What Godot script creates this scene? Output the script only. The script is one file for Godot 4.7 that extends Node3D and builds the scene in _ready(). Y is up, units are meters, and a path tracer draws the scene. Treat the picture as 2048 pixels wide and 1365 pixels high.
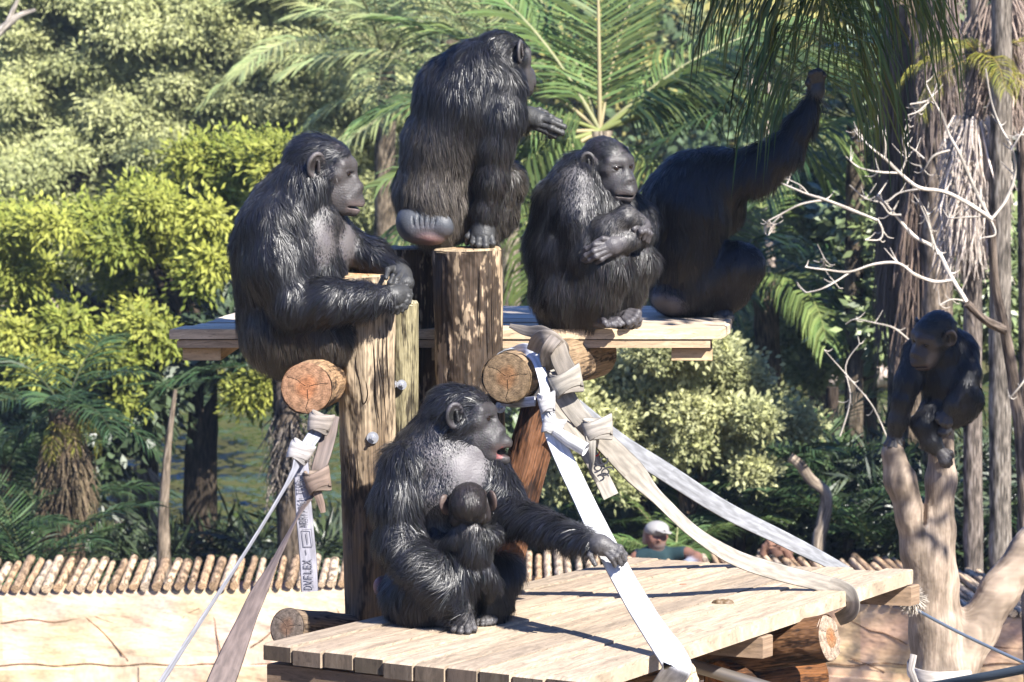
extends Node3D
# Chimpanzees on a timber climbing frame in a zoo enclosure by a lake.

const ANIMALS := true
const PLANTS := true

func _ready() -> void:
	# camera
	var cam := Camera3D.new()
	cam.name = "camera"
	add_child(cam)
	cam.position = EYE
	cam.rotation.x = -PITCH
	cam.fov = rad_to_deg(2.0 * atan(682.5 / FOCAL))
	cam.near = 0.1
	cam.far = 600.0
	cam.current = true
	var lens := CameraAttributesPhysical.new()
	lens.frustum_focal_length = 105.0
	lens.frustum_focus_distance = 9.9
	lens.frustum_far = 600.0
	lens.exposure_aperture = 8.0
	lens.exposure_multiplier = 1.0
	cam.attributes = lens
	cam.fov = rad_to_deg(2.0 * atan(682.5 / FOCAL))
	# sky, exposure
	var env := Environment.new()
	env.background_mode = Environment.BG_SKY
	var sky := Sky.new()
	var sm := ProceduralSkyMaterial.new()
	sm.sky_top_color = Color(0.30, 0.48, 0.82)
	sm.sky_horizon_color = Color(0.78, 0.86, 0.95)
	sm.sky_curve = 0.12
	sm.ground_bottom_color = Color(0.25, 0.22, 0.17)
	sm.ground_horizon_color = Color(0.55, 0.56, 0.52)
	sm.sun_angle_max = 12.0
	sky.sky_material = sm
	env.sky = sky
	env.background_energy_multiplier = 0.52
	env.tonemap_mode = Environment.TONE_MAPPER_LINEAR
	env.tonemap_exposure = 3.7
	env.sdfgi_enabled = true
	env.ssao_enabled = true
	env.ssil_enabled = true
	env.fog_enabled = true
	env.fog_density = 0.0005
	env.fog_light_color = Color(0.82, 0.90, 1.0)
	var we := WorldEnvironment.new()
	we.name = "world"
	we.environment = env
	add_child(we)
	# sun: high, behind the camera's right shoulder
	var sun := DirectionalLight3D.new()
	sun.name = "sun"
	add_child(sun)
	sun.look_at_from_position(Vector3.ZERO, -Vector3(0.56, 0.78, 0.68))
	sun.light_energy = 1.55
	sun.light_color = Color(1.0, 0.98, 0.95)
	sun.light_angular_distance = 0.5
	sun.shadow_enabled = true
	materials()
	setting()
	wall()
	climbing_frame()
	forked_trunk()
	if PLANTS:
		plants()
	if ANIMALS:
		chimp_leaning()
		chimp_on_top()
		chimp_arms_folded()
		chimp_reaching()
		chimp_mother()
		chimp_baby()
		chimp_far()
		people()
	hoses()

# ---------------------------------------------------------------- helpers
const FOCAL := 6000.0
const EYE := Vector3(0, 4.85, 0)
const PITCH := 0.09678

var rng := RandomNumberGenerator.new()
var wobble := FastNoiseLite.new()
var names := {}
var M := {}

# the world point seen in the photograph at (px, py), d metres in front of the camera along the ground
func P(px: float, py: float, d: float) -> Vector3:
	var v := Vector3((px - 1024.0) / FOCAL, (682.5 - py) / FOCAL, -1.0).rotated(Vector3.RIGHT, -PITCH)
	return EYE + v * (d / -v.z)

func pts(list: Array, d := -1.0) -> PackedVector3Array:
	var out := PackedVector3Array()
	for q in list:
		out.append(P(q[0], q[1], q[2] if d < 0 else d))
	return out

func smooth_path(p: PackedVector3Array, n: int) -> PackedVector3Array:
	var out := PackedVector3Array()
	var m := p.size()
	for i in m - 1:
		var a := p[maxi(i - 1, 0)]
		var b := p[mini(i + 2, m - 1)]
		for j in n:
			out.append(p[i].cubic_interpolate(p[i + 1], a, b, float(j) / n))
	out.append(p[m - 1])
	return out

func smooth_vals(v: Array, n: int) -> PackedFloat32Array:
	var out := PackedFloat32Array()
	for i in v.size() - 1:
		for j in n:
			out.append(lerpf(v[i], v[i + 1], smoothstep(0.0, 1.0, float(j) / n)))
	out.append(v[v.size() - 1])
	return out

func numbered(s: String) -> String:
	var k: int = names.get(s, 0)
	names[s] = k + 1
	return s if k == 0 else "%s_%03d" % [s, k]

func tag(o: Node3D, label: String, category: String, group := "") -> Node3D:
	o.set_meta("label", label)
	o.set_meta("category", category)
	if group != "":
		o.set_meta("group", group)
	return o

func thing(called: String, label: String, category: String, where := Vector3.ZERO, group := "") -> Node3D:
	var o := Node3D.new()
	o.name = numbered(called)
	add_child(o)
	o.position = where
	tag(o, label, category, group)
	return o

func part(called: String, mesh: Mesh, mat: Material, parent: Node3D, where := Vector3.ZERO) -> MeshInstance3D:
	var o := MeshInstance3D.new()
	o.name = called
	o.mesh = mesh
	o.material_override = mat
	o.position = where
	parent.add_child(o, true)
	return o

func solo(called: String, mesh: Mesh, mat: Material, label: String, category: String, where := Vector3.ZERO, group := "") -> MeshInstance3D:
	var o := MeshInstance3D.new()
	o.name = numbered(called)
	o.mesh = mesh
	o.material_override = mat
	o.position = where
	add_child(o)
	tag(o, label, category, group)
	return o

func struct(called: String, mesh: Mesh, mat: Material) -> MeshInstance3D:
	var o := MeshInstance3D.new()
	o.name = numbered(called)
	o.mesh = mesh
	o.material_override = mat
	add_child(o)
	o.set_meta("kind", "structure")
	return o

# collects triangles given anticlockwise
class Geo:
	var v := PackedVector3Array()
	var n := PackedVector3Array()
	var c := PackedColorArray()
	var u := PackedVector2Array()
	var ix := PackedInt32Array()
	var col := Color.WHITE
	var ends := Color(-1, 0, 0)  # colour of a block's first end face
	var o := Vector3.ZERO      # subtracted from every point

	func vert(p: Vector3, nn: Vector3, uv := Vector2.ZERO) -> int:
		v.append(p - o); n.append(nn); c.append(col); u.append(uv)
		return v.size() - 1

	func tri(a: int, b: int, d: int) -> void:
		ix.append(a); ix.append(d); ix.append(b)

	func quad(a: Vector3, b: Vector3, p: Vector3, d: Vector3, s := Vector2.ONE, off := Vector2.ZERO) -> void:
		var nn := (p - a).cross(d - b).normalized()
		var i := vert(a, nn, off)
		vert(b, nn, off + Vector2(s.x, 0)); vert(p, nn, off + s); vert(d, nn, off + Vector2(0, s.y))
		tri(i, i + 1, i + 2); tri(i, i + 2, i + 3)

	# six-sided block from its top face (a, b, c, d anticlockwise from above) and the vector down to its bottom; the u axis runs along a-b
	func block(a: Vector3, b: Vector3, p: Vector3, d: Vector3, down: Vector3, bev := 0.004, off := Vector2.ZERO) -> void:
		var ctr := (a + b + p + d) * 0.25
		var top := [a, b, p, d]
		var ins := []
		var up := -down.normalized()
		for q in top:
			var w: Vector3 = q
			ins.append(w + (ctr - w).normalized() * bev * 1.5)
		var l := (b - a).length()
		var w2 := (d - a).length()
		var th := down.length()
		quad(ins[0], ins[1], ins[2], ins[3], Vector2(l, w2), off)
		for k in 4:
			var k2 := (k + 1) % 4
			var e := (Vector3(top[k2]) - Vector3(top[k])).length()
			var lo0: Vector3 = Vector3(top[k]) - up * bev
			var lo1: Vector3 = Vector3(top[k2]) - up * bev
			quad(lo0, lo1, ins[k2], ins[k], Vector2(e, bev), off)
			var alongu := k % 2 == 0
			var keep := col
			if k == 0 and ends.r >= 0.0:
				col = ends
			quad(Vector3(top[k]) + down, Vector3(top[k2]) + down, lo1, lo0, Vector2(e, th) if alongu else Vector2(e * 0.25, th), off + Vector2(0, w2))
			col = keep
		quad(Vector3(d) + down, Vector3(p) + down, Vector3(b) + down, Vector3(a) + down, Vector2(l, w2), off)

	func tube(path: PackedVector3Array, rad: PackedFloat32Array, sides := 10, cap0 := true, cap1 := true, lump := 0.0, us := 1.0, ridges := 0) -> void:
		var m := path.size()
		var t0 := (path[1] - path[0]).normalized()
		var side := t0.cross(Vector3.UP if absf(t0.y) < 0.9 else Vector3.RIGHT).normalized()
		var base := v.size()
		var run := 0.0
		var nz := FastNoiseLite.new()
		nz.seed = 7; nz.frequency = 1.0
		for i in m:
			var t := (path[mini(i + 1, m - 1)] - path[maxi(i - 1, 0)]).normalized()
			side = (side - t * side.dot(t)).normalized()
			var up := side.cross(t)
			if i > 0:
				run += path[i].distance_to(path[i - 1])
			for k in sides + 1:
				var a := TAU * k / sides
				var dir := side * cos(a) + up * sin(a)
				var r := rad[i]
				if lump > 0.0:
					var q := path[i] + dir * r
					r *= 1.0 + lump * nz.get_noise_3d(q.x * 9.0, q.y * 5.0, q.z * 9.0)
				if ridges > 0:
					r *= 1.0 + 0.03 * sin(a * ridges)
				vert(path[i] + dir * r, dir, Vector2(run * us, float(k) / sides))
		for i in m - 1:
			for k in sides:
				var a := base + i * (sides + 1) + k
				var b := a + sides + 1
				tri(a, b, b + 1); tri(a, b + 1, a + 1)
		for e in 2:
			if (e == 0 and not cap0) or (e == 1 and not cap1):
				continue
			var i := 0 if e == 0 else m - 1
			var t := (path[1] - path[0]).normalized() * -1.0 if e == 0 else (path[m - 1] - path[m - 2]).normalized()
			var cc := vert(path[i], t, Vector2(0.5, 0.5))
			for k in sides + 1:
				var q := v[base + i * (sides + 1) + k] + o
				var a := TAU * k / sides
				vert(q, t, Vector2(0.5 + 0.48 * cos(a), 0.5 + 0.48 * sin(a)))
			for k in sides:
				if e == 1:
					tri(cc, cc + 1 + k + 1, cc + 1 + k)
				else:
					tri(cc, cc + 1 + k, cc + 2 + k)

	# flat hose: a lens-shaped band along a path; wid and side (the direction of its width) per point
	func band(path: PackedVector3Array, wid: PackedFloat32Array, side: PackedVector3Array, thick := 0.004, us := 1.0) -> void:
		var m := path.size()
		var base := v.size()
		var ring := 10
		var run := 0.0
		for i in m:
			var t := (path[mini(i + 1, m - 1)] - path[maxi(i - 1, 0)]).normalized()
			var s := (side[i] - t * side[i].dot(t)).normalized()
			var up := s.cross(t)
			if i > 0:
				run += path[i].distance_to(path[i - 1])
			for k in ring + 1:
				var a := TAU * k / ring
				var x := cos(a); var y := sin(a)
				x = signf(x) * pow(absf(x), 0.6)
				vert(path[i] + s * x * wid[i] * 0.5 + up * y * thick * 0.5, (s * cos(a) * thick + up * sin(a) * wid[i]).normalized(), Vector2(run * us, 0.5 + 0.5 * x))
		for i in m - 1:
			for k in ring:
				var a := base + i * (ring + 1) + k
				var b := a + ring + 1
				tri(a, b, b + 1); tri(a, b + 1, a + 1)
		for e in 2:
			var i := 0 if e == 0 else m - 1
			var cc := vert(path[i], (path[0] - path[1]).normalized() if e == 0 else (path[m - 1] - path[m - 2]).normalized())
			for k in ring:
				var a := base + i * (ring + 1) + k
				if e == 1:
					tri(cc, a + 1, a)
				else:
					tri(cc, a, a + 1)

	func mesh() -> ArrayMesh:
		var arr := []
		arr.resize(Mesh.ARRAY_MAX)
		arr[Mesh.ARRAY_VERTEX] = v
		arr[Mesh.ARRAY_NORMAL] = n
		arr[Mesh.ARRAY_COLOR] = c
		arr[Mesh.ARRAY_TEX_UV] = u
		arr[Mesh.ARRAY_INDEX] = ix
		var am := ArrayMesh.new()
		am.add_surface_from_arrays(Mesh.PRIMITIVE_TRIANGLES, arr)
		return am

# a field of smoothly joined tapered capsules and ellipsoids, meshed as surface nets
class Sdf:
	var h := 0.01
	var kind := PackedInt32Array()
	var pa := PackedVector3Array()
	var pb := PackedVector3Array()
	var ra := PackedFloat32Array()
	var rb := PackedFloat32Array()
	var kk := PackedFloat32Array()
	var inv: Array[Basis] = []
	var tg := PackedInt32Array()
	var v := PackedVector3Array()
	var n := PackedVector3Array()
	var ix := PackedInt32Array()

	func _init(cell := 0.01) -> void:
		h = cell

	func cone(a: Vector3, b: Vector3, r1: float, r2: float, k := 0.03, t := 0) -> void:
		kind.append(0); pa.append(a); pb.append(b); ra.append(r1); rb.append(r2); kk.append(k); inv.append(Basis()); tg.append(t)

	func ball(c: Vector3, r: Vector3, bs := Basis(), k := 0.03, t := 0, cut := false) -> void:
		kind.append(2 if cut else 1); pa.append(c); pb.append(r); ra.append(maxf(r.x, maxf(r.y, r.z))); rb.append(0.0); kk.append(k); inv.append(bs.orthonormalized().transposed()); tg.append(t)

	func dist(i: int, p: Vector3) -> float:
		if kind[i] == 0:
			var ba := pb[i] - pa[i]
			var q := p - pa[i]
			var t := clampf(q.dot(ba) / maxf(ba.length_squared(), 1e-9), 0.0, 1.0)
			return (q - ba * t).length() - lerpf(ra[i], rb[i], t)
		var q2 := (inv[i] * (p - pa[i])) / pb[i]
		var k1 := (q2 / pb[i]).length()
		var k0 := q2.length()
		return k0 * (k0 - 1.0) / maxf(k1, 1e-6)

	func build() -> void:
		var lo := Vector3.INF
		var hi := -Vector3.INF
		for i in kind.size():
			if kind[i] == 2:
				continue
			var r := Vector3.ONE * (maxf(ra[i], rb[i]) + h * 3.0 + kk[i] * 0.3)
			lo = lo.min(pa[i] - r); hi = hi.max(pa[i] + r)
			if kind[i] == 0:
				lo = lo.min(pb[i] - r); hi = hi.max(pb[i] + r)
		var nx := int((hi.x - lo.x) / h) + 2
		var ny := int((hi.y - lo.y) / h) + 2
		var nz := int((hi.z - lo.z) / h) + 2
		var sy := nx
		var sz := nx * ny
		var f := PackedFloat32Array()
		f.resize(sz * nz)
		f.fill(1.0)
		for i in kind.size():
			var k := kk[i]
			var mr := maxf(ra[i], rb[i]) + k + h * 2.5
			var a := pa[i]
			var b := pb[i] if kind[i] == 0 else a
			var l := a.min(b) - Vector3.ONE * mr
			var g := a.max(b) + Vector3.ONE * mr
			var x0 := maxi(int((l.x - lo.x) / h), 0); var x1 := mini(int((g.x - lo.x) / h) + 1, nx - 1)
			var y0 := maxi(int((l.y - lo.y) / h), 0); var y1 := mini(int((g.y - lo.y) / h) + 1, ny - 1)
			var z0 := maxi(int((l.z - lo.z) / h), 0); var z1 := mini(int((g.z - lo.z) / h) + 1, nz - 1)
			var ba := b - a
			var il := 1.0 / maxf(ba.length_squared(), 1e-9)
			var r1 := ra[i]
			var dr := rb[i] - ra[i]
			var r3 := pb[i]
			var ir := Vector3.ONE / r3 if kind[i] != 0 else Vector3.ONE
			var kd := kind[i]
			var bs: Basis = inv[i]
			for z in range(z0, z1 + 1):
				for y in range(y0, y1 + 1):
					var at := z * sz + y * sy + x0
					var q := lo + Vector3(x0, y, z) * h - a
					for x in range(x0, x1 + 1):
						var d: float
						if kd == 0:
							var t := clampf(q.dot(ba) * il, 0.0, 1.0)
							d = (q - ba * t).length() - r1 - dr * t
						else:
							var w := (bs * q) * ir
							var k0 := w.length()
							d = k0 * (k0 - 1.0) / maxf((w * ir).length(), 1e-5)
						q.x += h
						var e := f[at]
						if kd == 2:
							d = -d
							var m := maxf(k - absf(d - e), 0.0) / k
							f[at] = maxf(d, e) + m * m * k * 0.25
						elif d < e + k:
							var m2 := maxf(k - absf(d - e), 0.0) / k
							f[at] = minf(d, e) - m2 * m2 * k * 0.25
						at += 1
		var ids := PackedInt32Array()
		ids.resize(sz * nz)
		ids.fill(-1)
		var off := PackedInt32Array([0, 1, sy, sy + 1, sz, sz + 1, sz + sy, sz + sy + 1])
		var far := h * 3.0
		for z in nz - 1:
			for y in ny - 1:
				var at := z * sz + y * sy
				for x in nx - 1:
					var f0 := f[at]
					if f0 < far and f0 > -far:
						var f1 := f[at + 1]; var f2 := f[at + sy]; var f3 := f[at + sy + 1]
						var f4 := f[at + sz]; var f5 := f[at + sz + 1]; var f6 := f[at + sz + sy]; var f7 := f[at + sz + sy + 1]
						var mn := minf(minf(minf(f0, f1), minf(f2, f3)), minf(minf(f4, f5), minf(f6, f7)))
						var mx := maxf(maxf(maxf(f0, f1), maxf(f2, f3)), maxf(maxf(f4, f5), maxf(f6, f7)))
						if mn < 0.0 and mx >= 0.0:
							var s := Vector3.ZERO
							var c := 0.0
							if (f0 < 0.0) != (f1 < 0.0): s += Vector3(f0 / (f0 - f1), 0, 0); c += 1.0
							if (f2 < 0.0) != (f3 < 0.0): s += Vector3(f2 / (f2 - f3), 1, 0); c += 1.0
							if (f4 < 0.0) != (f5 < 0.0): s += Vector3(f4 / (f4 - f5), 0, 1); c += 1.0
							if (f6 < 0.0) != (f7 < 0.0): s += Vector3(f6 / (f6 - f7), 1, 1); c += 1.0
							if (f0 < 0.0) != (f2 < 0.0): s += Vector3(0, f0 / (f0 - f2), 0); c += 1.0
							if (f1 < 0.0) != (f3 < 0.0): s += Vector3(1, f1 / (f1 - f3), 0); c += 1.0
							if (f4 < 0.0) != (f6 < 0.0): s += Vector3(0, f4 / (f4 - f6), 1); c += 1.0
							if (f5 < 0.0) != (f7 < 0.0): s += Vector3(1, f5 / (f5 - f7), 1); c += 1.0
							if (f0 < 0.0) != (f4 < 0.0): s += Vector3(0, 0, f0 / (f0 - f4)); c += 1.0
							if (f1 < 0.0) != (f5 < 0.0): s += Vector3(1, 0, f1 / (f1 - f5)); c += 1.0
							if (f2 < 0.0) != (f6 < 0.0): s += Vector3(0, 1, f2 / (f2 - f6)); c += 1.0
							if (f3 < 0.0) != (f7 < 0.0): s += Vector3(1, 1, f3 / (f3 - f7)); c += 1.0
							ids[at] = v.size()
							v.append(lo + (Vector3(x, y, z) + s / c) * h)
							n.append(Vector3(f1 + f3 + f5 + f7 - f0 - f2 - f4 - f6, f2 + f3 + f6 + f7 - f0 - f1 - f4 - f5, f4 + f5 + f6 + f7 - f0 - f1 - f2 - f3).normalized())
							var in0 := f0 < 0.0
							if y > 0 and z > 0 and in0 != (f1 < 0.0):
								face(ids[at - sy - sz], ids[at - sz], ids[at], ids[at - sy], in0)
							if x > 0 and z > 0 and in0 != (f2 < 0.0):
								face(ids[at - 1 - sz], ids[at - 1], ids[at], ids[at - sz], in0)
							if x > 0 and y > 0 and in0 != (f4 < 0.0):
								face(ids[at - 1 - sy], ids[at - sy], ids[at], ids[at - 1], in0)
					at += 1

	func face(a: int, b: int, c: int, d: int, solid: bool) -> void:
		if a < 0 or b < 0 or c < 0 or d < 0:
			return
		if not solid:
			var t := b
			b = d
			d = t
		ix.append(a); ix.append(c); ix.append(b); ix.append(a); ix.append(d); ix.append(c)

# ---------------------------------------------------------------- animals and people: body, fur, head
class Beast:
	var host: Node3D
	var d0 := 10.0
	var s := 1.0
	var body: Sdf
	var fine: Array[Sdf] = []
	var tags := []                 # [skin, hair, hair length, groom]
	var gv := PackedVector3Array()
	var gn := PackedVector3Array()
	var gc := PackedColorArray()
	var gx := PackedInt32Array()
	var fl := PackedFloat32Array()   # hair length per vertex
	var fg := PackedVector3Array()   # groom per vertex
	var fh := PackedColorArray()     # hair colour per vertex
	var eyes := []
	var eye_r := 0.012

	func _init(h: Node3D, depth: float, cell := 0.011) -> void:
		host = h; d0 = depth; s = depth / 6000.0
		body = Sdf.new(cell)

	func J(x: float, y: float, z := 0.0) -> Vector3:
		return host.P(x, y, d0 + z * s)

	func kind(skin: Color, hair: Color, length: float, groom := Vector3.ZERO) -> int:
		tags.append([skin, hair, length, groom])
		return tags.size() - 1

	func new_fine(cell := 0.005) -> Sdf:
		var q := Sdf.new(cell)
		fine.append(q)
		return q

	# a limb: [x, y, z, radius] in photograph pixels
	func chain(q: Sdf, list: Array, t := 0, k := 25.0) -> void:
		for i in list.size() - 1:
			var a: Array = list[i]
			var b: Array = list[i + 1]
			q.cone(J(a[0], a[1], a[2]), J(b[0], b[1], b[2]), a[3] * s, b[3] * s, k * s, t)

	func egg(q: Sdf, x: float, y: float, z: float, rx: float, ry: float, rz: float, t := 0, tilt := 0.0, k := 30.0, yaw := 0.0) -> void:
		q.ball(J(x, y, z), Vector3(rx, ry, rz) * s, Basis(Vector3.UP, deg_to_rad(yaw)) * Basis(Vector3.BACK, deg_to_rad(tilt)), k * s, t)

	func cut(q: Sdf, x: float, y: float, z: float, rx: float, ry: float, rz: float, t := 0, tilt := 0.0, k := 10.0) -> void:
		q.ball(J(x, y, z), Vector3(rx, ry, rz) * s, Basis(Vector3.BACK, deg_to_rad(tilt)), k * s, t, true)

	# five unequal fingers: each a list of [x, y, z], thick at the root
	func fingers(q: Sdf, list: Array, r0: float, r1: float, t: int) -> void:
		for f in list:
			var n: int = f.size()
			for i in n - 1:
				var u0 := lerpf(r0, r1, float(i) / (n - 1))
				var u1 := lerpf(r0, r1, float(i + 1) / (n - 1))
				q.cone(J(f[i][0], f[i][1], f[i][2]), J(f[i + 1][0], f[i + 1][1], f[i + 1][2]), u0 * s, u1 * s, 1.2 * s, t)
			for i in range(1, n - 1):   # knuckles
				var u := lerpf(r0, r1, float(i) / (n - 1)) * 1.10
				q.cone(J(f[i][0], f[i][1], f[i][2]), J(f[i][0] + 0.1, f[i][1], f[i][2]), u * s, u * s, 3.0 * s, t)

	func take(q: Sdf) -> void:
		q.build()
		var base := gv.size()
		var m := q.kind.size()
		for i in q.v.size():
			var p := q.v[i]
			var w := 0.0
			var sk := Color(0, 0, 0)
			var hc := Color(0, 0, 0)
			var ln := 0.0
			var gr := Vector3.ZERO
			for j in m:
				if q.kind[j] == 2:
					continue
				var reach := q.ra[j] if q.kind[j] != 0 else maxf(q.ra[j], q.rb[j]) + q.pa[j].distance_to(q.pb[j])
				if p.distance_squared_to(q.pa[j]) > (reach + 0.07) * (reach + 0.07):
					continue
				var d := maxf(q.dist(j, p), 0.0)
				if d > 0.07:
					continue
				var e := exp(-d * 110.0)
				var t: Array = tags[q.tg[j]]
				w += e
				sk += t[0] * e
				hc += t[1] * e
				ln += t[2] * e
				var g: Vector3 = t[3]
				if g == Vector3.ZERO and q.kind[j] == 0:
					g = (q.pb[j] - q.pa[j]).normalized()
				gr += g * e
			w = maxf(w, 1e-6)
			gv.append(p); gn.append(q.n[i])
			gc.append(Color(sk.r / w, sk.g / w, sk.b / w))
			fh.append(Color(hc.r / w, hc.g / w, hc.b / w))
			fl.append(ln / w)
			fg.append(gr / w)
		for i in q.ix:
			gx.append(base + i)

	# the head in its own axes (x right, y up, z forwards), turned and scaled into place
	func head(at: Vector3, forward: Vector3, up: Vector3, size: float, open := false, skin := Color(0.03, 0.028, 0.028), hair := Color(0.012, 0.012, 0.014), hair_len := 0.035, lips := Color(0.05, 0.04, 0.038)) -> void:
		var z := forward.normalized()
		var x := up.cross(z).normalized()
		var y := z.cross(x)
		var bs := Basis(x, y, z)
		var hd: Array = host.head_shape(open)
		var hv: PackedVector3Array = hd[0]
		var hn: PackedVector3Array = hd[1]
		var base := gv.size()
		var nz: FastNoiseLite = host.wobble
		for i in hv.size():
			var p := hv[i]
			gv.append(at + bs * (p * size))
			gn.append(bs * hn[i])
			var ear := absf(p.x) > 0.080 and p.z < 0.035 and p.z > -0.05
			var front := p.z - 0.037 - maxf(0.0, p.y - 0.04) * 1.5 - maxf(0.0, absf(p.x) - 0.05) * 0.5 - maxf(0.0, -p.y - 0.05) * 0.35
			var bare := smoothstep(-0.008, 0.010, front)
			var mouth := smoothstep(0.03, 0.0, absf(p.y + 0.074)) * smoothstep(0.085, 0.115, p.z)
			var c := skin.lerp(lips, clampf(mouth * (0.55 + nz.get_noise_3d(p.x * 900.0, p.y * 900.0, p.z * 900.0)), 0.0, 1.0))
			if open and p.y < -0.064 and p.y > -0.098 and p.z < 0.122 and p.z > 0.06 and absf(p.x) < 0.029:
				c = Color(0.17, 0.06, 0.06)
			c = c * (1.0 + 0.35 * nz.get_noise_3d(p.x * 500.0, p.y * 500.0, p.z * 500.0))
			if ear:
				var cup := smoothstep(0.026, 0.012, Vector2(p.y - 0.018, p.z + 0.008).length())
				c = skin * lerpf(1.35, 0.35, cup)  # shade in the hollow of the ear is painted into the skin colour
			# wrinkles under the eyes and across the brow, darker lids
			if not ear and bare > 0.5:
				var lid := smoothstep(0.020, 0.010, Vector2(absf(p.x) - 0.031, (p.y - 0.012) * 1.4).length())
				c = c * (1.0 - 0.55 * lid)
				c = c * (0.88 + 0.12 * sin(p.y * 900.0 + sin(p.x * 160.0) * 2.0))
			gc.append(c.lerp(hair, (1.0 - bare) * (0.0 if ear else 0.8)))
			fh.append(hair)
			var l := hair_len * (1.0 - bare) * lerpf(0.75, 1.25, smoothstep(0.06, -0.08, p.z))
			if p.y > 0.06: l *= 0.8
			fl.append(0.0 if ear else (0.003 if bare > 0.9 else l))
			fg.append(bs * Vector3(p.x * 1.0, -0.30 - maxf(0.0, -p.z) * 7.0, -1.0).normalized())
		for i in hd[2]:
			gx.append(base + i)
		eye_r = 0.0125 * size
		for sx: float in [-1.0, 1.0]:
			eyes.append(at + bs * (Vector3(sx * 0.031, 0.0125, 0.0695) * size))

	func fur_mesh(count: int, o: Vector3, seed_: int, wide := 0.0017) -> ArrayMesh:
		var r := RandomNumberGenerator.new()
		r.seed = seed_
		var nz: FastNoiseLite = host.wobble
		var cum := PackedFloat32Array()
		var total := 0.0
		var nt := gx.size() / 3
		for t in nt:
			var a := gx[t * 3]; var b := gx[t * 3 + 1]; var c := gx[t * 3 + 2]
			var area := (gv[b] - gv[a]).cross(gv[c] - gv[a]).length() * 0.5
			if fl[a] + fl[b] + fl[c] < 0.018:
				area = 0.0
			total += area
			cum.append(total)
		var g := Geo.new()
		for i in count:
			var t := cum.bsearch((i + r.randf()) / count * total)
			if t >= nt:
				continue
			var u := r.randf(); var w := r.randf()
			if u + w > 1.0:
				u = 1.0 - u; w = 1.0 - w
			var a := gx[t * 3]; var b := gx[t * 3 + 1]; var c := gx[t * 3 + 2]
			var q := 1.0 - u - w
			var p := gv[a] * q + gv[b] * u + gv[c] * w
			var nn := (gn[a] * q + gn[b] * u + gn[c] * w).normalized()
			var gr := fg[a] * q + fg[b] * u + fg[c] * w
			var l := (fl[a] * q + fl[b] * u + fl[c] * w) * r.randf_range(0.6, 1.25)
			if l < 0.004 or (l < 0.012 and r.randf() > l / 0.012):
				continue
			var k := p * 1100.0
			var swirl := Vector3(nz.get_noise_3d(k.x, k.y * 0.6, k.z), nz.get_noise_3d(k.y + 400.0, k.z, k.x), nz.get_noise_3d(k.z, k.x + 800.0, k.y))
			# locks: neighbours lean together
			var lk := p * 3600.0
			var lock := nz.get_noise_3d(lk.x, lk.y * 0.45, lk.z)
			gr = gr + Vector3(0, -0.25, 0) + swirl * 0.55 + nn.cross(gr) * lock * 0.7 + Vector3(r.randf() - 0.5, r.randf() - 0.5, r.randf() - 0.5) * 0.38
			gr = gr - nn * gr.dot(nn)
			if gr.length_squared() < 1e-6:
				continue
			gr = gr.normalized()
			var lift := r.randf_range(0.04, 0.24) + maxf(swirl.x, 0.0) * 0.30 + maxf(lock, 0.0) * 0.30
			var d0_ := (gr + nn * lift).normalized()
			var d1_ := (gr + nn * (lift * 0.35) + Vector3(0, -0.22 - 0.75 * maxf(0.0, -nn.y), 0) + swirl * 0.2).normalized()
			var m := p + d0_ * l * 0.5
			var e := m + d1_ * l * 0.5
			var side := d0_.cross(nn).normalized()
			side = (side + nn * r.randf_range(-0.7, 0.7)).normalized() * wide * (r.randf_range(0.5, 1.1) if r.randf() < 0.93 else 1.6)
			var tone := r.randf_range(0.55, 1.5) * (1.0 + 0.6 * lock)
			var hc := (fh[a] * q + fh[b] * u + fh[c] * w) * tone
			if r.randf() < 0.05:
				hc = hc * 2.2
			g.col = Color(hc.r, hc.g, hc.b)
			var nr := (nn + side.normalized() * (r.randf_range(-0.30, 0.30) + lock * 0.6) + Vector3(r.randf() - 0.5, r.randf() - 0.5, r.randf() - 0.5) * 0.22).normalized()
			g.o = o
			var i0 := g.vert(p - side * 0.5 - nn * 0.002, nr)
			g.vert(p + side * 0.5 - nn * 0.002, nr); g.vert(m - side * 0.42, nr); g.vert(m + side * 0.42, nr); g.vert(e, nr)
			var fw := (side.cross(d0_)).dot(nn) > 0.0
			if fw:
				g.tri(i0, i0 + 1, i0 + 3); g.tri(i0, i0 + 3, i0 + 2); g.tri(i0 + 2, i0 + 3, i0 + 4)
			else:
				g.tri(i0, i0 + 3, i0 + 1); g.tri(i0, i0 + 2, i0 + 3); g.tri(i0 + 2, i0 + 4, i0 + 3)
		return g.mesh()

	func finish(called: String, label: String, category: String, group: String, base: Vector3, strands: int, seed_: int, skin_mat: Material, fur_mat: Material, eye_mat: Material, wide := 0.0017) -> MeshInstance3D:
		take(body)
		for q in fine:
			take(q)
		var g := Geo.new()
		for p in gv:
			g.v.append(p - base)
		g.n = gn; g.c = gc; g.ix = gx
		g.u.resize(gv.size())
		var o: MeshInstance3D = host.solo(called, g.mesh(), skin_mat, label, category, base, group)
		if strands > 0:
			var f: MeshInstance3D = host.part("fur", fur_mesh(strands, base, seed_, wide), fur_mat, o)
			f.set_meta("kind", "stuff")
		for e in eyes:
			var sm := SphereMesh.new()
			sm.radius = eye_r; sm.height = eye_r * 2.0; sm.radial_segments = 16; sm.rings = 8
			host.part("eye", sm, eye_mat, o, e - base)
		return o

var heads := {}

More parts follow.
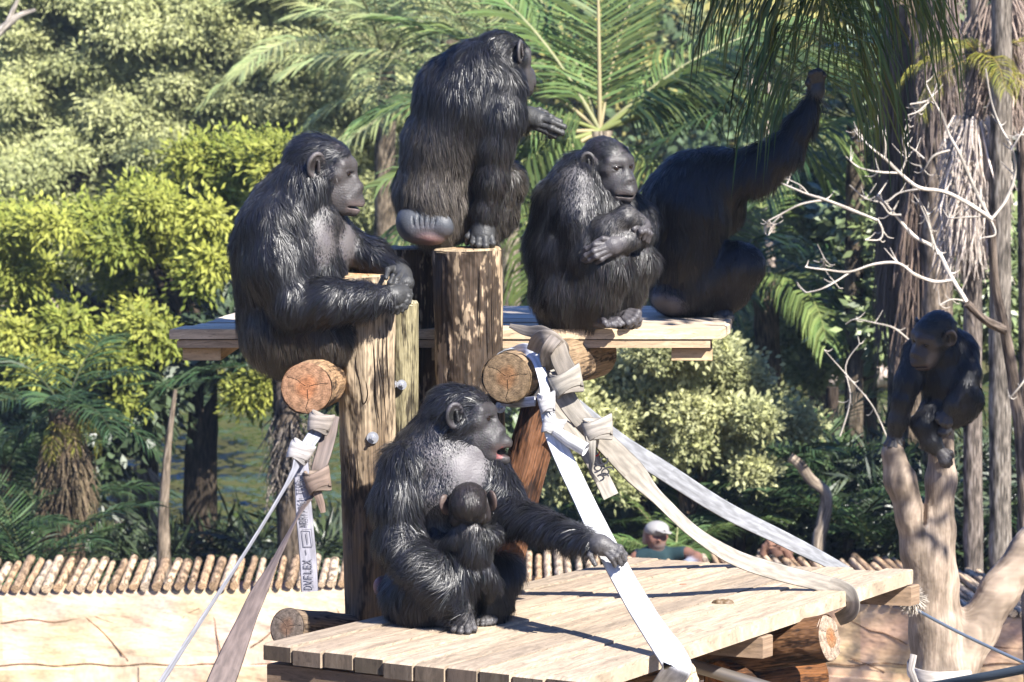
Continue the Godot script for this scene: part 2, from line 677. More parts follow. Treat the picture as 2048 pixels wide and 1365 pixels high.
func head_shape(open: bool) -> Array:
	if heads.has(open):
		return heads[open]
	var q := Sdf.new(0.0036)
	q.ball(Vector3(0, 0.020, -0.024), Vector3(0.070, 0.070, 0.088))
	q.ball(Vector3(0, 0.054, -0.022), Vector3(0.042, 0.028, 0.062), Basis(), 0.03)
	q.ball(Vector3(0, 0.045, 0.030), Vector3(0.050, 0.030, 0.036), Basis(), 0.03)
	# brow, bridge of the nose, cheeks
	q.cone(Vector3(-0.047, 0.033, 0.055), Vector3(0, 0.034, 0.072), 0.0140, 0.0145, 0.016)
	q.cone(Vector3(0.047, 0.033, 0.055), Vector3(0, 0.034, 0.072), 0.0140, 0.0145, 0.016)
	q.ball(Vector3(0, -0.008, 0.040), Vector3(0.053, 0.048, 0.042), Basis(), 0.03)
	q.cone(Vector3(0, 0.026, 0.070), Vector3(0, -0.020, 0.098), 0.012, 0.016, 0.018)
	# muzzle: long upper lip, wide jaw
	q.ball(Vector3(0, -0.048, 0.078), Vector3(0.047, 0.036, 0.046), Basis(Vector3.RIGHT, 0.25), 0.026)
	q.ball(Vector3(0, -0.040, 0.050), Vector3(0.054, 0.044, 0.050), Basis(), 0.03)
	for s: float in [-1.0, 1.0]:
		q.cone(Vector3(s * 0.050, -0.040, -0.015), Vector3(s * 0.027, -0.084, 0.070), 0.030, 0.023, 0.03)
		q.cone(Vector3(s * 0.051, 0.004, 0.050), Vector3(s * 0.060, -0.006, 0.010), 0.014, 0.018, 0.025)
		q.cone(Vector3(s * 0.007, -0.023, 0.110), Vector3(s * 0.021, -0.034, 0.102), 0.008, 0.006, 0.010)
		q.cone(Vector3(s * 0.020, -0.030, 0.106), Vector3(s * 0.036, -0.056, 0.090), 0.005, 0.006, 0.014)
		q.ball(Vector3(s * 0.031, 0.012, 0.088), Vector3(0.016, 0.0085, 0.016), Basis(), 0.010, 0, true)
		q.cone(Vector3(s * 0.019, 0.0205, 0.0785), Vector3(s * 0.043, 0.019, 0.0705), 0.005, 0.005, 0.005)
		q.cone(Vector3(s * 0.019, 0.0045, 0.0785), Vector3(s * 0.043, 0.005, 0.0705), 0.005, 0.005, 0.005)
		# ear: a cupped shell with a rolled rim
		var eb := Basis(Vector3.UP, s * -0.70) * Basis(Vector3.RIGHT, -0.15)
		var ec := Vector3(s * 0.088, 0.018, -0.008)
		var out := eb * Vector3(s, 0, 0)
		q.ball(ec, Vector3(0.011, 0.040, 0.030), eb, 0.010)
		q.ball(ec + out * 0.011, Vector3(0.0145, 0.0315, 0.0215), eb, 0.004, 0, true)
		q.cone(ec + out * 0.004 + Vector3(0, 0.012, 0.002), ec + out * 0.004 + Vector3(0, -0.012, 0.008), 0.005, 0.006, 0.006)
		q.ball(Vector3(s * 0.0065, -0.0255, 0.1215), Vector3(0.0052, 0.0048, 0.010), Basis(), 0.003, 0, true)
	q.ball(Vector3(0, -0.022, 0.106), Vector3(0.016, 0.0095, 0.012), Basis(), 0.012)
	if open:
		q.cone(Vector3(-0.030, -0.060, 0.096), Vector3(0, -0.056, 0.128), 0.012, 0.0115, 0.02)
		q.cone(Vector3(0.030, -0.060, 0.096), Vector3(0, -0.056, 0.128), 0.012, 0.0115, 0.02)
		q.cone(Vector3(-0.026, -0.098, 0.086), Vector3(0, -0.104, 0.124), 0.014, 0.0115, 0.022)
		q.cone(Vector3(0.026, -0.098, 0.086), Vector3(0, -0.104, 0.124), 0.014, 0.0115, 0.022)
		q.ball(Vector3(0, -0.080, 0.124), Vector3(0.029, 0.0120, 0.046), Basis(Vector3.RIGHT, 0.08), 0.005, 0, true)
	else:
		q.cone(Vector3(-0.034, -0.064, 0.094), Vector3(0, -0.064, 0.119), 0.0125, 0.0115, 0.02)
		q.cone(Vector3(0.034, -0.064, 0.094), Vector3(0, -0.064, 0.119), 0.0125, 0.0115, 0.02)
		q.cone(Vector3(-0.028, -0.088, 0.088), Vector3(0, -0.089, 0.108), 0.013, 0.0125, 0.018)
		q.cone(Vector3(0.028, -0.088, 0.088), Vector3(0, -0.089, 0.108), 0.013, 0.0125, 0.018)
		q.ball(Vector3(0, -0.0765, 0.112), Vector3(0.050, 0.0028, 0.030), Basis(), 0.004, 0, true)
		q.ball(Vector3(0, -0.0765, 0.127), Vector3(0.030, 0.0026, 0.012), Basis(), 0.004, 0, true)
	q.build()
	heads[open] = [q.v, q.n, q.ix]
	return heads[open]

# ---------------------------------------------------------------- the animals
const BLACK := Color(0.0075, 0.0077, 0.0100)
const BROWN := Color(0.045, 0.036, 0.027)
const PAW := Color(0.030, 0.028, 0.030)
const UNDER := Color(0.007, 0.007, 0.008)
const GROUP := "chimpanzees on the climbing frame"

func chimp_leaning() -> void:
	var b := Beast.new(self, 9.95)
	var fur := b.kind(UNDER, BLACK, 0.055, Vector3(-0.1, -1, 0.0))
	var low := b.kind(UNDER, Color(0.026, 0.021, 0.017), 0.050, Vector3(0.1, -1, 0.0))
	var arm := b.kind(UNDER, BLACK, 0.050)
	var fore := b.kind(UNDER, BLACK, 0.042, Vector3(-0.7, -0.6, 0.1))
	var bare := b.kind(Color(0.085, 0.077, 0.078), BLACK, 0.004, Vector3(0, -1, 0))
	var thin := b.kind(Color(0.05, 0.046, 0.046), BLACK, 0.018, Vector3(0.2, -1, 0))
	var paw := b.kind(PAW, BLACK, 0.006)
	var q := b.body
	b.chain(q, [[570, 668, 0, 78], [573, 590, 0, 92], [570, 500, 0, 98], [577, 424, 0, 75]], fur, 40)
	b.egg(q, 560, 660, 0, 76, 80, 90, low)
	b.egg(q, 640, 570, -5, 56, 80, 80, fur)
	b.chain(q, [[585, 420, 0, 74], [618, 372, 0, 60], [640, 345, 0, 46]], fur, 30)
	b.egg(q, 634, 482, -46, 32, 54, 38, bare, 8.0, 16.0)
	b.egg(q, 676, 484, 18, 32, 52, 40, bare, 4.0, 16.0)
	b.egg(q, 650, 440, -6, 36, 40, 56, thin, 0.0, 20.0)
	b.egg(q, 640, 519, -80, 4.5, 4.5, 5, bare, 0.0, 4.0)
	b.chain(q, [[540, 455, -62, 62], [552, 530, -86, 57], [588, 606, -112, 47]], arm, 30)
	b.chain(q, [[588, 606, -112, 46], [660, 604, -122, 43], [722, 602, -112, 35], [772, 597, -96, 25]], fore, 16)
	b.chain(q, [[650, 452, 58, 44], [694, 494, 62, 36], [738, 512, 40, 34], [784, 540, 0, 25]], arm, 20)
	b.chain(q, [[560, 672, -46, 66], [640, 676, -40, 58], [700, 676, 0, 44]], low, 25)
	b.chain(q, [[575, 680, 60, 60], [690, 676, 80, 44]], low, 25)
	var h := b.new_fine(0.0038)
	b.chain(h, [[762, 597, -98, 25], [786, 594, -88, 23], [803, 588, -76, 20]], paw, 12)
	b.fingers(h, [[[806, 578, -78], [816, 594, -88], [812, 616, -92]], [[803, 588, -84], [810, 604, -92], [804, 622, -94]], [[798, 596, -90], [801, 612, -98], [794, 626, -96]], [[792, 602, -94], [792, 616, -102], [784, 626, -100]], [[788, 580, -92], [780, 566, -98], [786, 552, -96]]], 6.4, 4.8, paw)
	var g := b.new_fine(0.0038)
	b.chain(g, [[778, 536, 6, 25], [800, 552, -20, 22], [812, 566, -50, 17]], paw, 12)
	b.fingers(g, [[[802, 548, -44], [792, 560, -72], [786, 582, -86]], [[808, 556, -50], [800, 572, -78], [796, 592, -94]], [[814, 566, -50], [809, 584, -78], [806, 602, -92]], [[818, 574, -42], [820, 590, -66], [818, 606, -80]], [[790, 536, -20], [776, 540, -56], [772, 556, -80]]], 6.4, 4.8, paw)
	b.head(b.J(646, 340), Vector3(1, -0.26, 0.10), Vector3(0, 1, 0.05), 1.19, false, Color(0.045, 0.040, 0.040), BLACK, 0.042, Color(0.15, 0.115, 0.11))
	b.finish("chimpanzee", "large grey-chested chimpanzee leaning its folded arms over the cut round post", "chimpanzee", GROUP, P(610, 728, 9.95), 70000, 11, M.hide, M.fur, M.eye)

func chimp_on_top() -> void:
	var b := Beast.new(self, 10.15)
	var fur := b.kind(UNDER, BLACK, 0.055, Vector3(0.0, -1, 0.0))
	var low := b.kind(UNDER, Color(0.070, 0.061, 0.052), 0.060, Vector3(0.05, -1, 0.0))
	var arm := b.kind(UNDER, BLACK, 0.045)
	var fore := b.kind(UNDER, Color(0.016, 0.014, 0.013), 0.035, Vector3(0, -1, 0))
	var leg := b.kind(UNDER, Color(0.028, 0.024, 0.020), 0.040, Vector3(0.2, -1, 0))
	var pad := b.kind(Color(0.046, 0.048, 0.056), BLACK, 0.0)
	var pink := b.kind(Color(0.12, 0.055, 0.045), BLACK, 0.0)
	var paw := b.kind(PAW, BLACK, 0.005)
	var q := b.body
	b.chain(q, [[874, 432, 0, 62], [870, 372, 0, 66]], low, 40)
	b.chain(q, [[870, 372, 0, 64], [890, 285, 0, 74]], low, 40)
	b.chain(q, [[890, 285, 0, 74], [930, 206, 0, 80], [966, 156, 0, 60]], fur, 40)
	b.egg(q, 872, 395, 0, 74, 70, 70, low)
	b.egg(q, 898, 178, 0, 54, 56, 56, fur)
	b.chain(q, [[905, 190, 0, 56], [950, 140, 6, 54]], fur, 40)
	b.chain(q, [[965, 154, 10, 52], [994, 124, 16, 42]], fur, 30)
	b.chain(q, [[1006, 178, -24, 46], [1004, 235, -40, 40], [992, 292, -48, 35]], arm, 28)
	b.chain(q, [[992, 292, -48, 35], [985, 360, -54, 30], [972, 425, -52, 24], [967, 455, -52, 20]], fore, 18)
	b.chain(q, [[905, 420, 30, 55], [1000, 372, 60, 44], [1012, 362, 60, 34]], leg, 28)
	b.chain(q, [[1008, 362, 62, 36], [1000, 430, 50, 34], [980, 475, 30, 20]], leg, 18)
	b.chain(q, [[985, 215, 70, 34], [1020, 235, 40, 26], [1046, 240, 20, 22]], fore, 14)
	q = b.new_fine(0.0034)
	b.egg(q, 850, 446, -44, 54, 40, 38, pad, 6.0, 12.0)
	b.egg(q, 824, 450, -48, 27, 34, 32, pad, 8.0, 12.0)
	b.egg(q, 884, 450, -54, 26, 28, 28, pad, 0.0, 10.0)
	b.egg(q, 814, 444, -30, 20, 32, 28, pad, 0.0, 12.0)
	b.egg(q, 856, 474, -48, 34, 16, 30, pink, -8.0, 10.0)
	for k in 5:
		b.cut(q, 826 + k * 11, 436 + absf(k - 2) * 3.0, -84, 1.7, 22 - absf(k - 2) * 4.0, 7, pad, 8.0 - k * 5.0, 3.0)
	var h := b.new_fine(0.0038)
	b.chain(h, [[967, 450, -52, 24], [966, 470, -56, 25]], paw, 10)
	b.fingers(h, [[[948, 470, -62], [946, 486, -76], [950, 496, -66]], [[958, 472, -70], [957, 490, -84], [960, 500, -72]], [[970, 472, -72], [971, 492, -86], [972, 502, -74]], [[982, 470, -66], [985, 487, -76], [984, 497, -66]], [[944, 462, -50], [936, 474, -56], [934, 486, -50]]], 6.8, 5.6, paw)
	var g := b.new_fine(0.0038)
	b.chain(g, [[1036, 240, 24, 22], [1058, 236, 10, 21], [1078, 242, 0, 20]], paw, 12)
	b.fingers(g, [[[1074, 230, -6], [1100, 234, -12], [1120, 244, -6], [1116, 252, 4]], [[1078, 238, -10], [1104, 244, -20], [1128, 254, -14], [1120, 262, 0]], [[1076, 248, -10], [1102, 256, -20], [1124, 266, -16], [1112, 270, -2]], [[1070, 254, -6], [1094, 264, -14], [1110, 272, -10], [1100, 274, 0]], [[1062, 226, 4], [1078, 220, 10], [1094, 226, 16]]], 6.6, 4.8, paw)
	b.head(b.J(1010, 120, 10), Vector3(0.80, -0.20, -0.62), Vector3(0, 1, -0.15), 1.0, false, Color(0.035, 0.032, 0.032), BLACK, 0.034)
	b.finish("chimpanzee", "chimpanzee sitting with its back turned on top of the tallest posts", "chimpanzee", GROUP, P(880, 497, 10.15), 72000, 12, M.hide, M.fur, M.eye)

func chimp_arms_folded() -> void:
	var b := Beast.new(self, 10.25)
	var fur := b.kind(UNDER, BLACK, 0.058, Vector3(-0.15, -1, 0.0))
	var arm := b.kind(Color(0.05, 0.048, 0.050), BLACK, 0.040)
	var sh := b.kind(Color(0.070, 0.066, 0.069), BLACK, 0.014, Vector3(0, -1, 0))
	var fore := b.kind(Color(0.06, 0.057, 0.058), BLACK, 0.018, Vector3(-0.8, -0.6, 0))
	var leg := b.kind(UNDER, Color(0.017, 0.015, 0.014), 0.050, Vector3(-0.1, -1, 0))
	var paw := b.kind(Color(0.050, 0.047, 0.048), BLACK, 0.004)
	var q := b.body
	b.chain(q, [[1130, 578, 0, 70], [1122, 490, 0, 64], [1138, 408, 0, 60], [1164, 356, 0, 44]], fur, 36)
	b.chain(q, [[1165, 352, 0, 44], [1205, 335, 0, 38]], fur, 26)
	b.egg(q, 1200, 420, -20, 52, 56, 50, fur)
	b.chain(q, [[1152, 372, -36, 42], [1160, 440, -56, 38]], sh, 22)
	b.chain(q, [[1156, 440, -56, 38], [1166, 512, -64, 36]], arm, 22)
	b.chain(q, [[1168, 510, -66, 34], [1212, 462, -90, 28], [1252, 434, -92, 22], [1278, 444, -84, 17]], fore, 12)
	b.chain(q, [[1235, 392, 40, 34], [1288, 440, 10, 28], [1290, 462, -20, 26]], arm, 18)
	b.chain(q, [[1284, 466, -40, 26], [1256, 478, -84, 24], [1226, 490, -106, 20]], fore, 10)
	b.chain(q, [[1138, 590, -30, 56], [1216, 540, -62, 46]], leg, 24)
	b.chain(q, [[1220, 545, -60, 44], [1200, 590, -62, 38], [1180, 636, -52, 22]], leg, 22)
	b.chain(q, [[1180, 590, 20, 48], [1276, 522, -14, 38]], leg, 20)
	b.chain(q, [[1278, 528, -14, 36], [1262, 580, -20, 28], [1246, 628, -26, 19]], leg, 16)
	b.egg(q, 1135, 625, 0, 48, 28, 60, leg)
	var h := b.new_fine(0.0036)
	b.chain(h, [[1240, 484, -98, 21], [1222, 492, -110, 20], [1206, 499, -114, 17]], paw, 8)
	b.fingers(h, [[[1212, 489, -122], [1190, 490, -128], [1174, 498, -118], [1166, 508, -108]], [[1210, 496, -126], [1188, 503, -132], [1172, 512, -122], [1165, 519, -110]], [[1212, 503, -126], [1192, 513, -132], [1180, 520, -122], [1172, 523, -110]], [[1218, 509, -122], [1202, 519, -126], [1194, 525, -114]], [[1222, 480, -118], [1206, 478, -124], [1192, 484, -122]]], 6.2, 4.8, paw)
	b.chain(h, [[1272, 440, -86, 17], [1286, 452, -80, 16]], paw, 8)
	b.fingers(h, [[[1284, 448, -88], [1290, 462, -98], [1286, 478, -90]], [[1289, 450, -84], [1296, 465, -90], [1292, 482, -82]], [[1292, 454, -76], [1300, 468, -80], [1296, 484, -74]], [[1280, 450, -92], [1282, 464, -104], [1278, 474, -98]], [[1276, 448, -94], [1268, 458, -102], [1268, 468, -98]]], 6.0, 4.8, paw)
	var f := b.new_fine(0.0038)
	b.chain(f, [[1166, 640, -50, 15], [1200, 641, -66, 15], [1226, 645, -78, 10]], paw, 8)
	b.fingers(f, [[[1214, 640, -70], [1236, 640, -82], [1246, 648, -84]], [[1214, 643, -76], [1232, 646, -90], [1240, 651, -90]], [[1210, 645, -80], [1224, 649, -94], [1230, 652, -94]], [[1204, 646, -82], [1214, 650, -96], [1220, 652, -96]], [[1206, 640, -86], [1210, 646, -104], [1214, 652, -106]]], 7.0, 5.0, paw)
	b.chain(f, [[1240, 630, -26, 17], [1262, 632, -44, 15]], paw, 8)
	b.fingers(f, [[[1258, 622, -44], [1276, 626, -56], [1278, 640, -56], [1268, 646, -54]], [[1254, 628, -52], [1272, 634, -64], [1270, 648, -62]], [[1252, 634, -58], [1264, 642, -70], [1260, 652, -66]], [[1248, 638, -60], [1256, 646, -72], [1252, 653, -68]], [[1262, 640, -40], [1276, 648, -50], [1266, 654, -52]]], 7.5, 6.0, paw)
	b.head(b.J(1217, 332, -12), Vector3(0.64, -0.20, 0.74), Vector3(0, 1, 0.12), 1.0, false, Color(0.038, 0.035, 0.036), Color(0.016, 0.0155, 0.0165), 0.020, Color(0.085, 0.068, 0.066))
	b.finish("chimpanzee", "chimpanzee squatting at the front edge of the upper deck hugging itself with folded arms", "chimpanzee", GROUP, P(1180, 652, 10.25), 64000, 13, M.hide, M.fur, M.eye)

func chimp_reaching() -> void:
	var b := Beast.new(self, 10.65)
	var fur := b.kind(UNDER, BLACK, 0.055, Vector3(0.0, -1, 0.0))
	var arm := b.kind(UNDER, BLACK, 0.075, Vector3(-0.5, -0.9, 0.0))
	var leg := b.kind(UNDER, BLACK, 0.018, Vector3(0.0, -1, 0))
	var pad := b.kind(Color(0.075, 0.066, 0.066), BLACK, 0.004, Vector3(0, -1, 0))
	var paw := b.kind(PAW, BLACK, 0.004)
	var q := b.body
	b.chain(q, [[1366, 566, 0, 68], [1368, 480, 0, 74], [1378, 400, 0, 80], [1392, 362, 0, 58]], fur, 36)
	b.egg(q, 1432, 350, 10, 62, 46, 60, fur)
	b.egg(q, 1345, 600, -36, 44, 32, 40, pad, -10.0, 14.0)
	b.chain(q, [[1450, 348, -6, 44], [1520, 336, -20, 37], [1574, 296, -26, 32]], arm, 26)
	b.chain(q, [[1574, 296, -26, 31], [1605, 246, -26, 23], [1627, 200, -24, 15]], arm, 16)
	b.chain(q, [[1400, 570, -10, 54], [1478, 532, -24, 43], [1488, 532, -24, 38]], leg, 26)
	b.chain(q, [[1482, 540, -24, 36], [1466, 585, -20, 30], [1440, 622, -16, 19]], leg, 20)
	b.chain(q, [[1350, 570, 40, 55], [1400, 540, 130, 45], [1420, 610, 140, 25]], leg, 20)
	b.egg(q, 1466, 425, 30, 22, 26, 26, fur)
	b.egg(q, 1446, 385, 20, 40, 52, 46, fur)
	b.chain(q, [[1370, 380, 40, 44], [1390, 470, 110, 34], [1450, 540, 130, 24]], arm, 20)
	var h := b.new_fine(0.0048)
	b.chain(h, [[1625, 204, -24, 15], [1632, 182, -24, 16], [1636, 164, -24, 14]], paw, 10)
	b.fingers(h, [[[1627, 164, -34], [1622, 148, -44], [1628, 142, -30]], [[1633, 160, -36], [1631, 144, -46], [1636, 140, -30]], [[1639, 160, -34], [1640, 144, -42], [1642, 142, -26]], [[1644, 164, -28], [1648, 150, -34], [1646, 146, -20]], [[1624, 180, -30], [1616, 166, -38], [1620, 152, -36]]], 6.0, 4.6, paw)
	var f := b.new_fine(0.005)
	b.chain(f, [[1438, 622, -16, 20], [1452, 630, -30, 15]], paw, 8)
	b.fingers(f, [[[1450, 626, -34], [1462, 636, -40], [1460, 648, -36]], [[1446, 628, -36], [1455, 640, -44], [1454, 650, -40]], [[1442, 630, -36], [1448, 642, -46], [1448, 650, -42]], [[1438, 630, -34], [1441, 642, -44], [1442, 648, -42]], [[1434, 628, -30], [1432, 640, -38], [1436, 646, -36]]], 7.0, 5.5, paw)
	b.head(b.J(1452, 372, 60), Vector3(0.35, -0.75, -0.55), Vector3(0.2, 0.6, -0.7), 1.0)
	b.finish("chimpanzee", "shaded chimpanzee with its back turned reaching one arm up to the hanging palm leaf", "chimpanzee", GROUP, P(1390, 632, 10.65), 60000, 14, M.hide, M.fur, M.eye, 0.0025)

func chimp_mother() -> void:
	var b := Beast.new(self, 9.5)
	var fur := b.kind(UNDER, BLACK, 0.058, Vector3(-0.1, -1, 0.0))
	var arm := b.kind(UNDER, BLACK, 0.070, Vector3(0.0, -1, 0))
	var fore := b.kind(UNDER, BLACK, 0.070, Vector3(-0.55, 0.1, 0.1))
	var fore2 := b.kind(UNDER, BLACK, 0.055, Vector3(-0.5, -0.75, 0))
	var bare := b.kind(Color(0.090, 0.083, 0.086), BLACK, 0.003, Vector3(0, -1, 0))
	var thin := b.kind(Color(0.08, 0.074, 0.076), BLACK, 0.012, Vector3(0.6, -0.6, 0))
	var leg := b.kind(UNDER, BLACK, 0.060, Vector3(0, -1, 0))
	var paw := b.kind(Color(0.06, 0.055, 0.056), BLACK, 0.006)
	var pink := b.kind(Color(0.15, 0.075, 0.075), BLACK, 0.0)
	var q := b.body
	b.chain(q, [[868, 1172, 0, 74], [872, 1080, 0, 76], [880, 980, 0, 80], [872, 915, 0, 62]], fur, 38)
	b.egg(q, 912, 958, -40, 48, 66, 44, bare, 6.0, 26.0)
	b.egg(q, 866, 922, -40, 40, 40, 36, bare, 0.0, 24.0)
	b.egg(q, 868, 990, -66, 24, 34, 24, bare, 10.0, 14.0)
	b.egg(q, 862, 1022, -80, 5, 6, 6, thin, 0.0, 5.0)
	b.chain(q, [[840, 902, -40, 12], [880, 912, -62, 10], [915, 902, -52, 10]], thin, 12)
	b.egg(q, 848, 1000, -58, 26, 36, 30, thin, 0.0, 16.0)
	b.egg(q, 946, 905, -20, 34, 46, 40, bare, 0.0, 20.0)
	b.egg(q, 956, 965, -34, 26, 46, 34, bare, -6.0, 20.0)
	b.egg(q, 888, 1000, -54, 40, 40, 34, bare, 0.0, 22.0)
	b.egg(q, 895, 1080, -30, 56, 70, 60, thin, 0.0, 20.0)
	b.chain(q, [[868, 905, 0, 60], [905, 868, 0, 50], [915, 848, 0, 44]], thin, 26)
	b.chain(q, [[840, 895, 16, 46], [880, 850, 10, 44]], fur, 20)
	b.chain(q, [[806, 930, -44, 44], [792, 1000, -66, 43], [796, 1078, -84, 42]], arm, 24)
	b.chain(q, [[798, 1074, -84, 44], [846, 1130, -108, 42], [896, 1184, -124, 32], [922, 1224, -130, 22]], fore, 16)
	b.chain(q, [[966, 925, 8, 46], [1000, 985, -30, 38], [1032, 1036, -80, 34]], fore2, 22)
	b.chain(q, [[1026, 1030, -78, 35], [1090, 1052, -140, 31], [1150, 1074, -205, 24], [1184, 1086, -238, 18]], fore2, 14)
	b.egg(q, 842, 1190, -10, 82, 66, 90, fur)
	b.chain(q, [[850, 1190, -60, 60], [900, 1150, -90, 48], [930, 1140, -96, 36]], leg, 20)
	b.chain(q, [[930, 1142, -96, 36], [910, 1200, -90, 30], [900, 1236, -84, 20]], leg, 16)
	b.chain(q, [[900, 1180, 30, 56], [1002, 1146, -10, 40]], leg, 22)
	b.chain(q, [[1002, 1150, -10, 40], [992, 1196, -20, 33], [975, 1234, -40, 18]], leg, 18)
	b.egg(q, 766, 1176, 0, 20, 24, 26, pink, 20.0, 10.0)
	var h := b.new_fine(0.0038)
	b.chain(h, [[920, 1218, -130, 22], [928, 1244, -134, 22]], paw, 10)
	b.fingers(h, [[[912, 1246, -136], [908, 1260, -150], [914, 1270, -140]], [[922, 1248, -144], [921, 1264, -158], [924, 1274, -146]], [[934, 1248, -146], [936, 1264, -160], [935, 1274, -146]], [[944, 1244, -140], [948, 1258, -152], [946, 1268, -142]], [[914, 1236, -124], [904, 1246, -126], [904, 1258, -122]]], 6.4, 5.6, paw)
	var g := b.new_fine(0.0038)
	b.chain(g, [[1176, 1083, -232, 18], [1202, 1091, -256, 18], [1222, 1099, -258, 15]], paw, 12)
	b.fingers(g, [[[1222, 1090, -256], [1240, 1096, -262], [1250, 1110, -256], [1246, 1120, -244]], [[1223, 1096, -264], [1240, 1106, -270], [1249, 1120, -262], [1244, 1130, -250]], [[1218, 1102, -268], [1233, 1114, -274], [1241, 1128, -266]], [[1211, 1105, -268], [1224, 1118, -274], [1230, 1132, -268]], [[1184, 1096, -250], [1180, 1112, -262], [1190, 1130, -266]]], 6.4, 4.6, paw)
	var f := b.new_fine(0.0038)
	b.chain(f, [[870, 1244, -84, 13], [900, 1242, -96, 14], [916, 1244, -108, 10]], paw, 8)
	b.fingers(f, [[[908, 1238, -100], [924, 1242, -116], [932, 1246, -120]], [[906, 1241, -104], [920, 1246, -122], [928, 1250, -126]], [[902, 1243, -108], [914, 1249, -126], [920, 1252, -130]], [[896, 1244, -110], [904, 1250, -126], [910, 1253, -130]], [[896, 1240, -112], [898, 1247, -130], [904, 1252, -136]]], 6.6, 4.8, paw)
	b.chain(f, [[972, 1232, -38, 16], [974, 1240, -54, 13]], paw, 8)
	b.fingers(f, [[[984, 1234, -52], [990, 1240, -66], [988, 1246, -70]], [[978, 1236, -58], [982, 1242, -72], [980, 1248, -76]], [[971, 1237, -60], [974, 1243, -74], [972, 1249, -78]], [[964, 1238, -60], [966, 1244, -74], [964, 1250, -78]], [[958, 1238, -56], [956, 1244, -68], [956, 1250, -72]]], 6.4, 4.8, paw)
	b.head(b.J(928, 838, -6), Vector3(1, -0.08, 0.20), Vector3(0, 1, 0), 1.13, true, Color(0.027, 0.025, 0.027), BLACK, 0.050, Color(0.10, 0.072, 0.07))
	b.finish("chimpanzee", "chimpanzee mother with open mouth sitting on the lower deck holding the white hose", "chimpanzee", GROUP, P(880, 1250, 9.5), 78000, 15, M.hide, M.fur, M.eye, 0.0020)

func chimp_baby() -> void:
	var b := Beast.new(self, 9.31, 0.008)
	var fur := b.kind(UNDER, BLACK, 0.036, Vector3(0.0, -1, 0.0))
	var nape := b.kind(Color(0.10, 0.088, 0.085), BLACK, 0.012, Vector3(0, -1, 0))
	var paw := b.kind(PAW, BLACK, 0.003)
	var q := b.body
	b.chain(q, [[944, 1066, 4, 31], [948, 1100, 6, 34], [952, 1140, 10, 28]], fur, 24)
	b.chain(q, [[936, 1058, 6, 30], [942, 1030, 12, 26]], nape, 14)
	b.chain(q, [[912, 1078, 0, 20], [884, 1090, 16, 15], [868, 1064, 40, 12]], fur, 12)
	b.chain(q, [[980, 1074, 0, 20], [1000, 1060, 24, 14], [990, 1020, 46, 11]], fur, 12)
	b.chain(q, [[930, 1150, 4, 26], [908, 1166, 16, 18], [926, 1186, 30, 13]], fur, 12)
	b.chain(q, [[970, 1150, 4, 26], [984, 1170, 16, 18], [976, 1190, 30, 13]], fur, 12)
	b.head(b.J(939, 1014, 2), Vector3(0.10, 0.10, -0.97), Vector3(-0.12, 1, 0.15), 0.84, false, Color(0.045, 0.030, 0.026), Color(0.012, 0.010, 0.009), 0.016)
	b.finish("chimpanzee", "small brown-headed baby chimpanzee clinging to its mother's chest", "chimpanzee", GROUP, P(950, 1185, 9.3), 14000, 16, M.hide, M.fur, M.eye, 0.0015)

